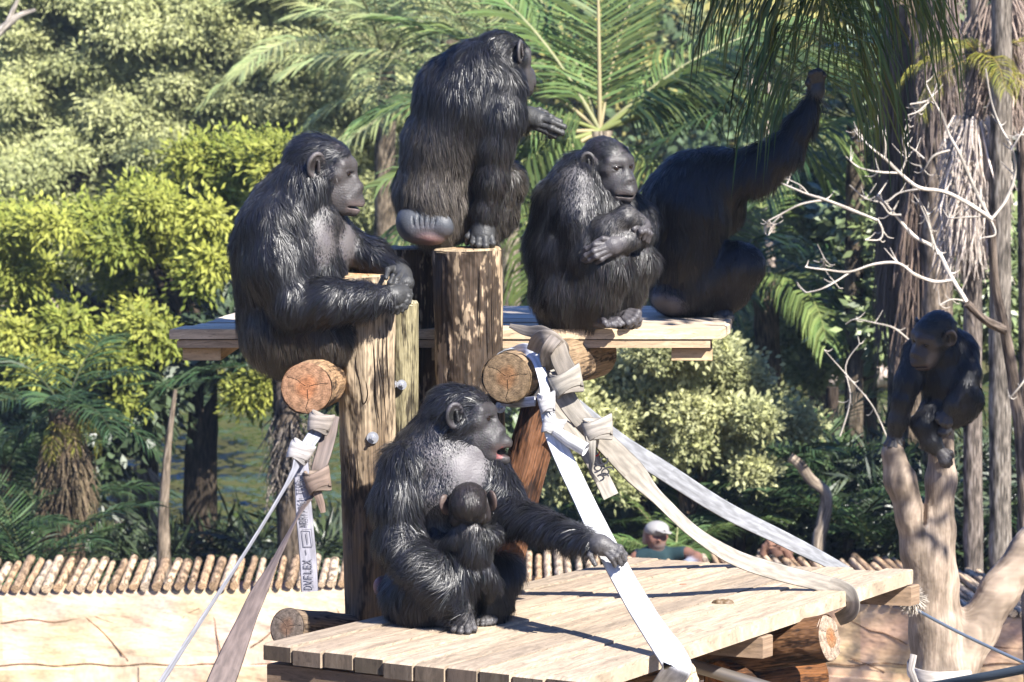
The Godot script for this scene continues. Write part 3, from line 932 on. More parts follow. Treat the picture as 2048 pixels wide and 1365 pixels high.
func chimp_far() -> void:
	var b := Beast.new(self, 12.0)
	var fur := b.kind(UNDER, BLACK, 0.045, Vector3(0.0, -1, 0.0))
	var arm := b.kind(UNDER, BLACK, 0.030)
	var thin := b.kind(Color(0.03, 0.029, 0.03), BLACK, 0.012)
	var paw := b.kind(Color(0.04, 0.037, 0.037), BLACK, 0.003)
	var q := b.body
	b.chain(q, [[1900, 806, 10, 40], [1893, 760, 6, 45], [1886, 712, 8, 45]], fur, 26)
	b.egg(q, 1912, 700, 14, 38, 38, 44, fur)
	b.chain(q, [[1880, 690, 0, 42], [1868, 678, -6, 38]], fur, 16)
	b.chain(q, [[1836, 704, -4, 29], [1818, 762, -22, 25], [1806, 800, -30, 21]], arm, 14)
	b.chain(q, [[1806, 800, -30, 21], [1797, 842, -28, 19], [1790, 868, -22, 16]], thin, 10)
	b.chain(q, [[1930, 708, 0, 27], [1936, 748, -30, 24], [1928, 784, -50, 22]], arm, 14)
	b.chain(q, [[1928, 782, -50, 22], [1908, 808, -58, 18], [1896, 826, -56, 14]], thin, 10)
	b.chain(q, [[1912, 812, 0, 40], [1934, 800, -34, 30], [1930, 816, -40, 27]], arm, 14)
	b.chain(q, [[1930, 812, -40, 26], [1912, 836, -36, 18], [1898, 850, -30, 13]], thin, 10)
	b.chain(q, [[1882, 812, 0, 38], [1852, 850, -36, 27]], arm, 14)
	b.chain(q, [[1852, 850, -36, 26], [1862, 884, -44, 20], [1878, 902, -46, 14]], thin, 10)
	var h := b.new_fine(0.0055)
	b.chain(h, [[1790, 864, -22, 15], [1788, 880, -22, 15]], paw, 8)
	b.fingers(h, [[[1778, 880, -30], [1772, 890, -34], [1773, 900, -26]], [[1784, 884, -36], [1781, 894, -42], [1781, 904, -32]], [[1791, 884, -36], [1791, 895, -42], [1790, 904, -32]], [[1798, 882, -30], [1801, 892, -34], [1799, 900, -26]], [[1800, 874, -24], [1806, 882, -26], [1804, 892, -22]]], 5.2, 4.4, paw)
	b.chain(h, [[1896, 824, -56, 13], [1890, 832, -58, 12]], paw, 6)
	b.fingers(h, [[[1884, 830, -64], [1876, 838, -66], [1880, 846, -60]], [[1889, 834, -68], [1884, 846, -70], [1888, 852, -62]], [[1896, 836, -66], [1893, 848, -68], [1896, 854, -60]], [[1901, 834, -62], [1901, 846, -64], [1902, 850, -58]], [[1884, 826, -54], [1876, 830, -52], [1872, 836, -48]]], 5.5, 4.8, paw)
	b.chain(h, [[1900, 848, -30, 13], [1888, 856, -44, 12]], paw, 6)
	b.fingers(h, [[[1896, 852, -50], [1900, 862, -56], [1898, 868, -50]], [[1891, 856, -54], [1893, 866, -58], [1891, 871, -52]], [[1886, 858, -54], [1886, 867, -58], [1885, 871, -52]], [[1881, 857, -50], [1879, 865, -54], [1879, 869, -48]], [[1878, 852, -40], [1871, 858, -40], [1870, 864, -36]]], 5.5, 4.5, paw)
	b.chain(h, [[1876, 900, -46, 13], [1888, 912, -54, 12]], paw, 6)
	b.fingers(h, [[[1890, 908, -58], [1900, 918, -62], [1903, 928, -56]], [[1887, 912, -60], [1896, 924, -64], [1898, 933, -58]], [[1883, 914, -60], [1890, 926, -64], [1892, 934, -58]], [[1879, 914, -56], [1884, 925, -60], [1886, 931, -54]], [[1892, 902, -50], [1902, 906, -52], [1906, 914, -48]]], 5.5, 4.5, paw)
	b.head(b.J(1866, 674, -24), Vector3(-0.74, -0.42, 0.56), Vector3(0, 1, 0.3), 0.98, false, Color(0.045, 0.036, 0.033), BLACK, 0.026, Color(0.10, 0.06, 0.05))
	b.finish("chimpanzee", "young chimpanzee perched on the forked pale trunk beyond the lower deck", "chimpanzee", GROUP, P(1890, 862, 12.0), 30000, 17, M.hide, M.fur, M.eye, 0.0024)

func sdf_part(called: String, q: Sdf, col: Color, mat: Material, parent: MeshInstance3D) -> void:
	q.build()
	var g := Geo.new()
	for p in q.v:
		g.v.append(p - parent.position)
	g.n = q.n; g.ix = q.ix
	g.u.resize(q.v.size())
	g.c.resize(q.v.size())
	g.c.fill(col)
	part(called, g.mesh(), mat, parent)

func people() -> void:
	var skin := Color(0.13, 0.066, 0.047)
	var b := Beast.new(self, 20.3, 0.016)
	var sk := b.kind(skin, BLACK, 0.0)
	var beard := b.kind(Color(0.075, 0.072, 0.072), BLACK, 0.0)
	var leg := b.kind(Color(0.20, 0.21, 0.25), BLACK, 0.0)
	var q := b.body
	b.egg(q, 1311, 1072, 0, 21, 25, 24, sk, 0.0, 4.0)
	b.egg(q, 1315, 1082, -6, 18, 17, 18, sk, 0.0, 6.0)
	b.egg(q, 1317, 1091, -12, 14, 10, 12, beard, 0.0, 4.0)
	b.chain(q, [[1317, 1076, -24, 3.5], [1318, 1082, -28, 4.5]], sk, 3)
	b.egg(q, 1334, 1075, 2, 3, 7, 5, sk, 0.0, 2.0)
	b.chain(q, [[1312, 1092, 2, 13], [1312, 1106, 4, 14]], sk, 6)
	b.chain(q, [[1312, 1122, 2, 30], [1312, 1180, 10, 34], [1312, 1230, 14, 36]], sk, 10)
	b.chain(q, [[1350, 1112, 0, 13], [1374, 1106, -20, 11], [1394, 1114, -40, 9.5], [1400, 1136, -50, 8]], sk, 6)
	b.chain(q, [[1272, 1116, 0, 13], [1262, 1150, -6, 11], [1290, 1176, -50, 8]], sk, 6)
	b.chain(q, [[1330, 1220, 0, 26], [1380, 1136, -46, 18], [1376, 1240, -40, 15]], leg, 8)
	b.chain(q, [[1296, 1220, 0, 26], [1300, 1160, -70, 18], [1300, 1250, -70, 15]], leg, 8)
	var h := b.new_fine(0.008)
	b.chain(h, [[1400, 1134, -50, 8], [1401, 1146, -54, 8]], sk, 3)
	b.fingers(h, [[[1395, 1146, -54], [1394, 1156, -60]], [[1399, 1148, -56], [1399, 1160, -62]], [[1403, 1148, -56], [1404, 1159, -62]], [[1407, 1146, -54], [1409, 1155, -58]], [[1394, 1140, -54], [1388, 1148, -58]]], 2.8, 2.4, sk)
	b.cut(q, 1309, 1072, -27, 4, 2.4, 5, sk)
	b.cut(q, 1322, 1072, -26, 4, 2.4, 5, sk)
	var man := b.finish("person", "bearded man in a dark green t-shirt and pale cap sitting behind the log-topped wall", "person", "people watching from behind the wall", P(1312, 1240, 20.3), 0, 1, M.cloth, M.fur, M.eye)
	var s := Sdf.new(0.014)
	b.chain(s, [[1312, 1122, 2, 33], [1312, 1180, 10, 37], [1312, 1226, 14, 38]], 0, 10)
	b.chain(s, [[1296, 1112, 2, 17], [1330, 1112, 2, 17]], 0, 10)
	b.chain(s, [[1340, 1113, 0, 17], [1368, 1107, -16, 14.5]], 0, 10)
	b.chain(s, [[1282, 1117, 0, 17], [1266, 1144, -4, 14.5]], 0, 10)
	sdf_part("t_shirt", s, Color(0.012, 0.030, 0.032), M.cloth, man)
	var c := Sdf.new(0.009)
	b.egg(c, 1314, 1059, 0, 25, 17, 27)
	c.ball(b.J(1328, 1064, -22), Vector3(18, 3, 18) * b.s, Basis(Vector3.BACK, -0.2), 0.01)
	sdf_part("cap", c, Color(0.20, 0.195, 0.185), M.cloth, man)
	var fl := Sdf.new(0.009)
	b.chain(fl, [[1297, 1062, 12, 10], [1293, 1082, 14, 9]], 0, 3)
	b.chain(fl, [[1310, 1064, 22, 12], [1308, 1086, 22, 10]], 0, 6)
	sdf_part("neck_flap", fl, Color(0.22, 0.16, 0.11), M.cloth, man)
	# the second visitor, kneeling behind the wall with a phone held up
	var v := Beast.new(self, 20.6, 0.016)
	var s2 := v.kind(Color(0.17, 0.095, 0.07), BLACK, 0.0)
	var hair := v.kind(Color(0.03, 0.02, 0.016), BLACK, 0.0)
	q = v.body
	v.egg(q, 1560, 1104, 30, 20, 24, 23, s2)
	v.egg(q, 1560, 1098, 36, 22, 22, 24, hair)
	v.chain(q, [[1560, 1128, 30, 12], [1560, 1146, 32, 30], [1560, 1230, 34, 32]], s2, 8)
	v.chain(q, [[1530, 1150, 26, 13], [1512, 1160, 4, 11], [1526, 1108, -26, 8]], s2, 6)
	v.chain(q, [[1590, 1150, 26, 13], [1604, 1160, 4, 11], [1576, 1112, -26, 8]], s2, 6)
	v.chain(q, [[1548, 1226, 30, 24], [1548, 1240, -40, 20], [1548, 1262, 40, 14]], hair, 8)
	var vh := v.new_fine(0.007)
	v.chain(vh, [[1526, 1108, -26, 8], [1531, 1094, -30, 8]], s2, 3)
	v.fingers(vh, [[[1530, 1090, -34], [1536, 1080, -38], [1546, 1080, -36]], [[1532, 1092, -36], [1540, 1085, -41], [1549, 1085, -39]], [[1533, 1095, -36], [1541, 1090, -41], [1549, 1090, -39]], [[1533, 1099, -34], [1540, 1096, -39], [1547, 1096, -38]], [[1531, 1088, -26], [1538, 1078, -22], [1546, 1076, -20]]], 2.8, 2.4, s2)
	v.chain(vh, [[1576, 1112, -26, 8], [1570, 1098, -30, 8]], s2, 3)
	v.fingers(vh, [[[1570, 1092, -34], [1566, 1084, -38], [1558, 1082, -37]], [[1569, 1095, -36], [1563, 1089, -41], [1555, 1088, -39]], [[1568, 1098, -36], [1562, 1094, -41], [1555, 1093, -39]], [[1568, 1102, -34], [1562, 1099, -39], [1556, 1098, -38]], [[1570, 1090, -26], [1564, 1080, -22], [1557, 1077, -20]]], 2.8, 2.4, s2)
	var two := v.finish("person", "kneeling visitor holding up a phone in both hands behind the dark log roof", "person", "people watching from behind the wall", P(1560, 1262, 20.6), 0, 1, M.cloth, M.fur, M.eye)
	var t := Sdf.new(0.014)
	v.chain(t, [[1560, 1150, 31, 33], [1560, 1232, 34, 35]], 0, 10)
	v.chain(t, [[1530, 1150, 26, 16], [1514, 1160, 6, 14]], 0, 8)
	v.chain(t, [[1590, 1150, 26, 16], [1604, 1160, 6, 14]], 0, 8)
	sdf_part("shirt", t, Color(0.10, 0.11, 0.12), M.cloth, two)
	var ph := Geo.new()
	ph.col = Color(0.015, 0.015, 0.017)
	ph.o = v.J(1551, 1088, -32)
	var ca := v.J(1538, 1081, -32); var cb := v.J(1564, 1081, -32); var cc := v.J(1564, 1094, -32); var cd := v.J(1538, 1094, -32)
	ph.block(cd, cc, cb, ca, Vector3(0, 0, -0.009), 0.002)
	solo("mobile_phone", ph.mesh(), M.cloth, "dark phone held sideways in the kneeling visitor's hands", "phone", ph.o)

# ---------------------------------------------------------------- materials
func img_tex(w: int, h: int, fn: Callable) -> ImageTexture:
	var im := Image.create(w, h, false, Image.FORMAT_RGB8)
	for y in h:
		for x in w:
			im.set_pixel(x, y, fn.call(x, y))
	return ImageTexture.create_from_image(im)

func fnl(seed_: int, freq: float, oct := 4) -> FastNoiseLite:
	var n := FastNoiseLite.new()
	n.seed = seed_
	n.frequency = freq
	n.fractal_octaves = oct
	return n

func mat(rough: float, spec := 0.5, vc := true) -> StandardMaterial3D:
	var m := StandardMaterial3D.new()
	m.roughness = rough
	m.metallic_specular = spec
	m.vertex_color_use_as_albedo = vc
	return m

func leafy(rough: float, back: Color, spec := 0.4) -> StandardMaterial3D:
	var m := mat(rough, spec)
	m.backlight_enabled = true
	m.backlight = back
	m.cull_mode = BaseMaterial3D.CULL_DISABLED
	return m

func materials() -> void:
	wobble.seed = 3
	wobble.frequency = 0.01
	wobble.fractal_octaves = 2
	M.fur = mat(0.39, 0.44)
	M.fur.rim_enabled = true
	M.fur.rim = 0.08
	M.hide = mat(0.55, 0.45)
	var bump := NoiseTexture2D.new()
	bump.width = 256; bump.height = 256; bump.seamless = true; bump.as_normal_map = true; bump.bump_strength = 5.0
	bump.noise = fnl(5, 0.05, 4)
	M.hide.uv1_triplanar = true
	M.hide.uv1_scale = Vector3.ONE * 9.0
	M.hide.normal_enabled = true
	M.hide.normal_texture = bump
	M.hide.normal_scale = 0.5
	M.eye = mat(0.22, 0.5, false)
	M.eye.albedo_color = Color(0.09, 0.055, 0.035)
	M.cloth = mat(0.85, 0.3)
	# sawn wood: long streaks, darker late wood, stray specks
	var n1 := fnl(21, 0.02, 3); var n2 := fnl(22, 0.35, 2); var n3 := fnl(23, 0.015, 3); var n4 := fnl(24, 0.09, 3)
	var grain := img_tex(512, 256, func(x: int, y: int) -> Color:
		var warp := n3.get_noise_2d(x * 1.0, y * 2.0) * 22.0
		var a := n1.get_noise_2d(x * 0.4, (y + warp) * 5.0)
		var b := n2.get_noise_2d(x * 0.05, (y + warp) * 2.2)
		var k := maxf(0.0, n4.get_noise_2d(x * 1.0, y * 1.6) - 0.38) * 2.0
		var s := n4.get_noise_2d(x * 0.10 + 900.0, y * 0.5)
		var v := 0.88 + a * 0.15 + b * 0.09 + s * 0.13 - k * 0.3
		return Color(clampf(v, 0.12, 1.0), clampf(v * 0.975 - 0.004, 0.1, 1.0), clampf(v * 0.94 - 0.01, 0.08, 1.0)))
	M.plank = mat(0.75, 0.3)
	M.plank.albedo_texture = grain
	M.plank.uv1_scale = Vector3(0.5, 2.2, 1)
	# old round posts: bleached streaks with dark peeling stain
	var b1 := fnl(31, 0.012, 5); var b2 := fnl(32, 0.06, 4); var b3 := fnl(33, 0.3, 2)
	var weathered := func(x: int, y: int, t0: float, t1: float) -> Color:
		# x runs along the post, y round it (mirrored so that it closes)
		var yy := absf(y - 128.0) * 2.0
		var streak := b3.get_noise_2d(x * 0.06, yy * 1.2) * 0.5 + b2.get_noise_2d(x * 0.12, yy * 1.5) * 0.5
		var patch := b1.get_noise_2d(x * 0.8, yy * 1.1) + b2.get_noise_2d(x * 0.9, yy * 1.3) * 0.45
		var dark := smoothstep(t0, t1, patch)
		var pale_tone := Color(0.62, 0.565, 0.49) * (1.0 + streak * 0.6)
		var ink := Color(0.27, 0.235, 0.205) * (1.0 + streak * 0.8)
		return pale_tone.lerp(ink, dark).clamp(Color(0.05, 0.04, 0.03), Color.WHITE)
	var bark := img_tex(512, 256, func(x: int, y: int) -> Color: return weathered.call(x, y, 0.02, 0.42))
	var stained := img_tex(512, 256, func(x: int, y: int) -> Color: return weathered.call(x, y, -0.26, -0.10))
	M.post = mat(0.8, 0.3)
	M.post.albedo_texture = bark
	M.post.uv1_scale = Vector3(0.55, 1, 1)
	M.post.uv1_offset = Vector3(0, 0.25, 0)
	M.post.normal_enabled = true
	M.post.normal_scale = 0.8
	var gb := NoiseTexture2D.new()
	gb.width = 256; gb.height = 256; gb.seamless = true; gb.as_normal_map = true; gb.bump_strength = 6.0
	gb.noise = fnl(8, 0.03, 4)
	M.post.normal_texture = gb
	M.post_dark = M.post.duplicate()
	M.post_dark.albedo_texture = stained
	var e1 := fnl(41, 0.012, 3); var e2 := fnl(42, 0.12, 3)
	var rings := img_tex(256, 256, func(x: int, y: int) -> Color:
		var p := Vector2(x - 122.0, y - 134.0)
		var r := p.length() + e1.get_noise_2d(x, y) * 16.0
		var a := p.angle()
		var v := 0.80 + 0.035 * sin(r * 0.55) + e2.get_noise_2d(x * 0.4, y * 1.5) * 0.16 + e1.get_noise_2d(x * 2.0, y * 2.0) * 0.22 - r * 0.0006
		for k in 3:
			var aa: float = [0.5, 2.9, 4.7][k]
			var dd := absf(angle_difference(a, aa + e1.get_noise_2d(r * 0.8, k * 50.0) * 0.22)) * r
			if r > 6.0 and r < [118.0, 100.0, 126.0][k]:
				v *= 1.0 - 0.75 * smoothstep(2.2, 0.6, dd)
		var hot := smoothstep(70.0, 30.0, r) * 0.10
		return Color(v, v * (0.97 - hot), v * (0.93 - hot * 1.6)).clamp(Color(0.04, 0.03, 0.02), Color.WHITE))
	M.end_grain = mat(0.85, 0.2)
	M.end_grain.albedo_texture = rings
	# smooth barkless trunks
	M.pale_wood = mat(0.7, 0.35)
	M.pale_wood.albedo_texture = img_tex(256, 256, func(x: int, y: int) -> Color:
		var yy := absf(y - 128.0) * 2.0
		x = int(absf(x - 128.0) * 2.0)
		var s := b2.get_noise_2d(x * 0.25, yy * 0.9) * 0.16 + b3.get_noise_2d(x * 0.08, yy) * 0.12 + b1.get_noise_2d(x, yy) * 0.22
		var v := 0.82 + s
		return Color(v, v * (0.955 + s * 0.06), v * (0.90 + s * 0.1)).clamp(Color(0.1, 0.08, 0.07), Color.WHITE))
	M.pale_wood.uv1_scale = Vector3(0.9, 1, 1)
	M.pale_wood.uv1_offset = Vector3(0, 0.25, 0)
	M.pale_wood.normal_enabled = true
	M.pale_wood.normal_texture = gb
	M.pale_wood.normal_scale = 0.25
	M.hose = mat(0.62, 0.4)
	var w1 := fnl(51, 0.02, 4)
	var w2 := fnl(52, 0.4, 2)
	M.hose.albedo_texture = img_tex(256, 128, func(x: int, y: int) -> Color:
		var ed := absf(y - 63.5) / 63.5
		var v := 0.90 + w1.get_noise_2d(x * 1.0, y * 1.4) * 0.20 + w2.get_noise_2d(x, y) * 0.07 - 0.22 * smoothstep(0.90, 1.0, ed) - 0.10 * maxf(0.0, w1.get_noise_2d(x * 0.2 + 500.0, y * 5.0))
		return Color(v, v * 0.99, v * 0.97).clamp(Color(0.2, 0.2, 0.2), Color.WHITE))
	M.hose.uv1_scale = Vector3(2.0, 1, 1)
	M.metal = mat(0.35, 0.5)
	M.metal.metallic = 0.7
	M.print = mat(0.8, 0.2)
	var s1 := fnl(61, 0.01, 5)
	var s2 := fnl(62, 0.15, 3)
	M.plaster = mat(0.9, 0.2)
	M.plaster.albedo_texture = img_tex(512, 256, func(x: int, y: int) -> Color:
		var v := 0.92 + s1.get_noise_2d(x, y) * 0.20 + s2.get_noise_2d(x, y) * 0.07
		return Color(v, v * (0.98 + s1.get_noise_2d(x + 700.0, y) * 0.05), v * (0.95 + s1.get_noise_2d(x + 900.0, y) * 0.08)).clamp(Color(0.1, 0.1, 0.1), Color.WHITE))
	M.plaster.uv1_scale = Vector3(0.35, 0.7, 1)
	M.plaster.normal_enabled = true
	M.plaster.normal_texture = gb
	M.plaster.normal_scale = 0.5
	M.soil = mat(0.95, 0.1)
	M.leaf_pale = leafy(0.6, Color(0.9, 0.9, 0.9), 0.3)
	M.leaf_glossy = leafy(0.42, Color(0.45, 0.45, 0.45), 0.5)
	M.frond = leafy(0.46, Color(0.8, 0.8, 0.8), 0.35)
	M.bark = mat(0.9, 0.2)
	M.bark.albedo_texture = img_tex(256, 256, func(x: int, y: int) -> Color:
		var yy := absf(y - 128.0) * 2.0
		var xx := absf(x - 128.0) * 2.0
		var v := 0.72 + b2.get_noise_2d(xx * 0.5, yy) * 0.45 + b1.get_noise_2d(xx * 1.2, yy) * 0.5
		return Color(v, v * 0.97, v * 0.93).clamp(Color(0.12, 0.11, 0.1), Color.WHITE))
	M.bark.uv1_scale = Vector3(0.7, 1, 1)
	M.bark.uv1_offset = Vector3(0, 0.25, 0)
	M.water = StandardMaterial3D.new()
	M.water.albedo_color = Color(0.034, 0.048, 0.013).linear_to_srgb()
	M.water.roughness = 0.03
	M.water.metallic_specular = 0.5
	var wn := NoiseTexture2D.new()
	wn.width = 512; wn.height = 512; wn.seamless = true; wn.as_normal_map = true; wn.bump_strength = 4.0
	wn.noise = fnl(71, 0.010, 3)
	M.water.normal_enabled = true
	M.water.normal_texture = wn
	M.water.normal_scale = 5.0
	M.water.uv1_triplanar = true
	M.water.uv1_world_triplanar = true
	M.water.uv1_scale = Vector3(0.5, 0.5, 0.16)

# ---------------------------------------------------------------- the climbing frame
func disc(c: Vector3, axis: Vector3, r: float, col: Color, dome := 0.004, seed_ := 1) -> ArrayMesh:
	var g := Geo.new()
	g.col = col
	var t := axis.normalized()
	var s := t.cross(Vector3.UP if absf(t.y) < 0.9 else Vector3.RIGHT).normalized()
	var up := s.cross(t)
	var nz := fnl(seed_, 0.8, 2)
	var m := g.vert(c + t * dome, t, Vector2(0.5, 0.5))
	var rings_ := [0.5, 0.93, 1.0]
	for k in 3:
		for i in 29:
			var a := TAU * i / 28.0
			var w: float = rings_[k] * r
			var p: Vector3 = c + (s * cos(a) + up * sin(a)) * w + t * ([dome, dome, -0.006][k] + nz.get_noise_2d(cos(a) * 3.0 * k, sin(a) * 3.0 * k) * 0.004)
			g.vert(p, (t + (s * cos(a) + up * sin(a)) * [0.0, 0.15, 1.0][k]).normalized(), Vector2(0.5 + 0.48 * rings_[k] * cos(a), 0.5 + 0.48 * rings_[k] * sin(a)))
	for i in 28:
		g.tri(m, m + 1 + i + 1, m + 1 + i)
		for k in 2:
			var a := m + 1 + k * 29 + i
			g.tri(a, a + 1, a + 30); g.tri(a, a + 30, a + 29)
	return g.mesh()

func log_thing(called: String, label: String, a: Vector3, b: Vector3, r0: float, r1: float, side: Color, endc: Color, m: Material, both := false, bend := 0.0, lump := 0.10, group := "", stain := 0.0) -> Node3D:
	var o := thing(called, label, "log" if called != "post" else "post", b if called == "post" else a, group)
	var g := Geo.new()
	g.o = o.position
	g.col = side
	var path := PackedVector3Array()
	var rad := PackedFloat32Array()
	for i in 15:
		var t := i / 14.0
		path.append(a.lerp(b, t) + Vector3(1, 0, 0.3) * sin(t * PI) * bend)
		rad.append(lerpf(r0, r1, t))
	g.tube(path, rad, 28, false, not both, lump)
	if stain > 0.0:   # old creosote creeping up from the foot
		var nz := fnl(17, 6.0, 3)
		for i in g.v.size():
			var q := g.v[i]
			var t := 1.0 - q.y / maxf(a.y - b.y, 0.01)
			g.c[i] = side.lerp(side * Color(0.36, 0.32, 0.30), stain * smoothstep(0.26, 0.50, t + nz.get_noise_3d(q.x * 1.5, q.y * 0.5, q.z * 1.5) * 0.22))
	part("trunk", g.mesh(), m, o)
	part("end_grain", disc(a - o.position, a - b, r0 * 0.995, endc, 0.005, called.length()), M.end_grain, o)
	if both:
		part("end_grain", disc(b - o.position, b - a, r1 * 0.995, endc), M.end_grain, o)
	return o

func bolt(o: Node3D, at: Vector3, towards: Vector3, r: float) -> void:
	var t := towards.normalized()
	var g := Geo.new()
	g.o = o.position
	g.col = Color(0.42, 0.43, 0.46)
	g.tube(PackedVector3Array([at - t * 0.004, at + t * 0.004]), PackedFloat32Array([r, r]), 20, false, true)
	g.tube(PackedVector3Array([at + t * 0.004, at + t * 0.016]), PackedFloat32Array([r * 0.58, r * 0.55]), 6, false, true)
	g.tube(PackedVector3Array([at + t * 0.016, at + t * 0.030]), PackedFloat32Array([r * 0.28, r * 0.26]), 10, false, true)
	part("bolt", g.mesh(), M.metal, o)

func crack(o: Node3D, list: Array, d: float, w: float) -> void:
	var g := Geo.new()
	g.o = o.position
	g.col = Color(0.035, 0.026, 0.02)
	var p := smooth_path(pts(list, d), 5)
	var rad := PackedFloat32Array()
	for i in p.size():
		rad.append(w * (0.35 + 0.65 * sin(PI * i / (p.size() - 1.0))))
	g.tube(p, rad, 5)
	part("crack", g.mesh(), M.bark, o)

func climbing_frame() -> void:
	var tan_ := Color(0.69, 0.655, 0.60)
	# posts
	var a := log_thing("post", "thick tan post with dark streaks under the leaning chimpanzee's arms", P(727, 551, 9.95), P(738, 1330, 9.95), 0.103, 0.080, tan_, Color(0.62, 0.47, 0.30), M.post, false, 0.006, 0.07, "posts of the climbing frame", 1.0)
	bolt(a, P(745, 876, 9.853), Vector3(0.1, 0, 1), 0.020)
	for q in [[[715, 690], [712, 730], [720, 770], [726, 808], [735, 790], [729, 750], [726, 700]], [[760, 660], [757, 710], [766, 770], [770, 820], [772, 850]], [[745, 680], [750, 740], [752, 800], [760, 850]], [[772, 650], [774, 720], [778, 790]], [[700, 920], [697, 960], [704, 1010]], [[712, 900], [716, 960], [706, 1020]]]:
		crack(a, q, 9.853, 0.0022)
	var m := log_thing("post", "squarish pale green-grey half post squeezed in behind the tan post", P(806, 606, 10.06), P(808, 1330, 10.06), 0.052, 0.050, Color(0.47, 0.50, 0.40), Color(0.50, 0.48, 0.36), M.post, false, 0.0, 0.05, "posts of the climbing frame")
	bolt(m, P(803, 770, 9.99), Vector3(0.2, 0, 1), 0.017)
	bolt(m, P(788, 769, 9.985), Vector3(-0.2, 0, 1), 0.012)
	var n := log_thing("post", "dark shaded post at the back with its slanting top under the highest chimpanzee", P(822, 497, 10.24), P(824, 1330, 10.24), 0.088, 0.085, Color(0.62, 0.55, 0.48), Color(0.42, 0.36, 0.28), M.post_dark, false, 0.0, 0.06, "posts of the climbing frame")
	bolt(n, P(886, 760, 10.14), Vector3(0.3, 0, 1), 0.016)
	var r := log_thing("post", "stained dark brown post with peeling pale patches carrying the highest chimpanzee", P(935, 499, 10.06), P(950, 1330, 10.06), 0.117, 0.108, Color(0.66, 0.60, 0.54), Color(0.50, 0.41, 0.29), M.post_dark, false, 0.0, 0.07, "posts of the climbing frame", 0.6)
	bolt(r, P(1000, 815, 9.99), Vector3(0.5, 0, 1), 0.020)
	for q in [[[905, 520], [903, 600], [908, 690], [906, 760]], [[960, 530], [958, 620], [962, 700]], [[985, 540], [983, 640], [986, 720]]]:
		crack(r, q, 9.945, 0.0020)
	# logs through the frame
	log_thing("log", "sawn log with a bright cracked end under the leaning chimpanzee", P(612, 777, 9.50), P(700, 742, 10.7), 0.083, 0.080, Color(0.62, 0.48, 0.36), Color(0.34, 0.205, 0.135), M.post)
	log_thing("log", "sawn log with a rough grey-brown end and white hose wrapped round it", P(1013, 757, 9.48), P(1190, 708, 10.5), 0.082, 0.080, Color(0.50, 0.42, 0.34), Color(0.25, 0.185, 0.125), M.post)
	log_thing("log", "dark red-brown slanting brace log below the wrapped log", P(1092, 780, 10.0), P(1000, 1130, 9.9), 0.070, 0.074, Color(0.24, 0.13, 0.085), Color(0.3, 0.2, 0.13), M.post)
	log_thing("log", "grey weathered log lying left of the posts behind the lower deck", P(574, 1256, 9.60), P(820, 1290, 10.2), 0.066, 0.075, Color(0.36, 0.32, 0.30), Color(0.20, 0.17, 0.15), M.post)
	upper_deck()
	lower_deck()

func upper_deck() -> void:
	var y := EYE.y - 0.947
	var o := thing("upper_deck", "high plank deck behind the posts that two chimpanzees sit on", "wooden deck", Vector3(0, y - 0.1, -10.6))
	var r := RandomNumberGenerator.new()
	r.seed = 5
	var d := 10.15
	for i in 7:
		var w := 0.134
		var g := Geo.new()
		g.o = o.position
		var tone := r.randf_range(0.80, 1.1)
		g.col = Color(0.56, 0.45, 0.33).lerp(Color(0.46, 0.45, 0.44), clampf(i * 0.22, 0.0, 0.7)) * tone
		var yy := y + r.randf_range(-0.003, 0.003)
		var skew := (d - 10.15) * 0.24
		var xl := -1.157 + skew + r.randf_range(-0.02, 0.02)
		var xr := 0.690 + minf(skew, 0.06) + r.randf_range(-0.012, 0.02)
		g.block(Vector3(xl, yy, -d), Vector3(xr, yy, -d), Vector3(xr + w * (0.24 if i < 3 else 0.0), yy, -d - w), Vector3(xl + w * 0.24, yy, -d - w), Vector3(0, -0.034, 0), 0.004, Vector2(r.randf() * 3.0, r.randf() * 3.0))
		part("plank", g.mesh(), M.plank, o)
		d += w + 0.004
	var f := Geo.new()
	f.o = o.position
	f.col = Color(0.40, 0.31, 0.22)
	f.block(Vector3(-1.14, y - 0.036, -10.156), Vector3(0.675, y - 0.036, -10.156), Vector3(0.675, y - 0.036, -10.21), Vector3(-1.14, y - 0.036, -10.21), Vector3(0, -0.026, 0), 0.003, Vector2(0.7, 1.3))
	part("edge_board", f.mesh(), M.plank, o)
	for bx in [[-1.125, -0.995], [-0.32, -0.20], [0.545, 0.685]]:
		var g := Geo.new()
		g.o = o.position
		g.col = Color(0.46, 0.35, 0.23)
		g.block(Vector3(bx[0], y - 0.064, -10.19), Vector3(bx[1], y - 0.064, -10.19), Vector3(bx[1] + 0.05, y - 0.064, -11.08), Vector3(bx[0] + 0.05, y - 0.064, -11.08), Vector3(0, -0.045, 0), 0.004, Vector2(1.1, 0.3))
		part("beam", g.mesh(), M.plank, o)

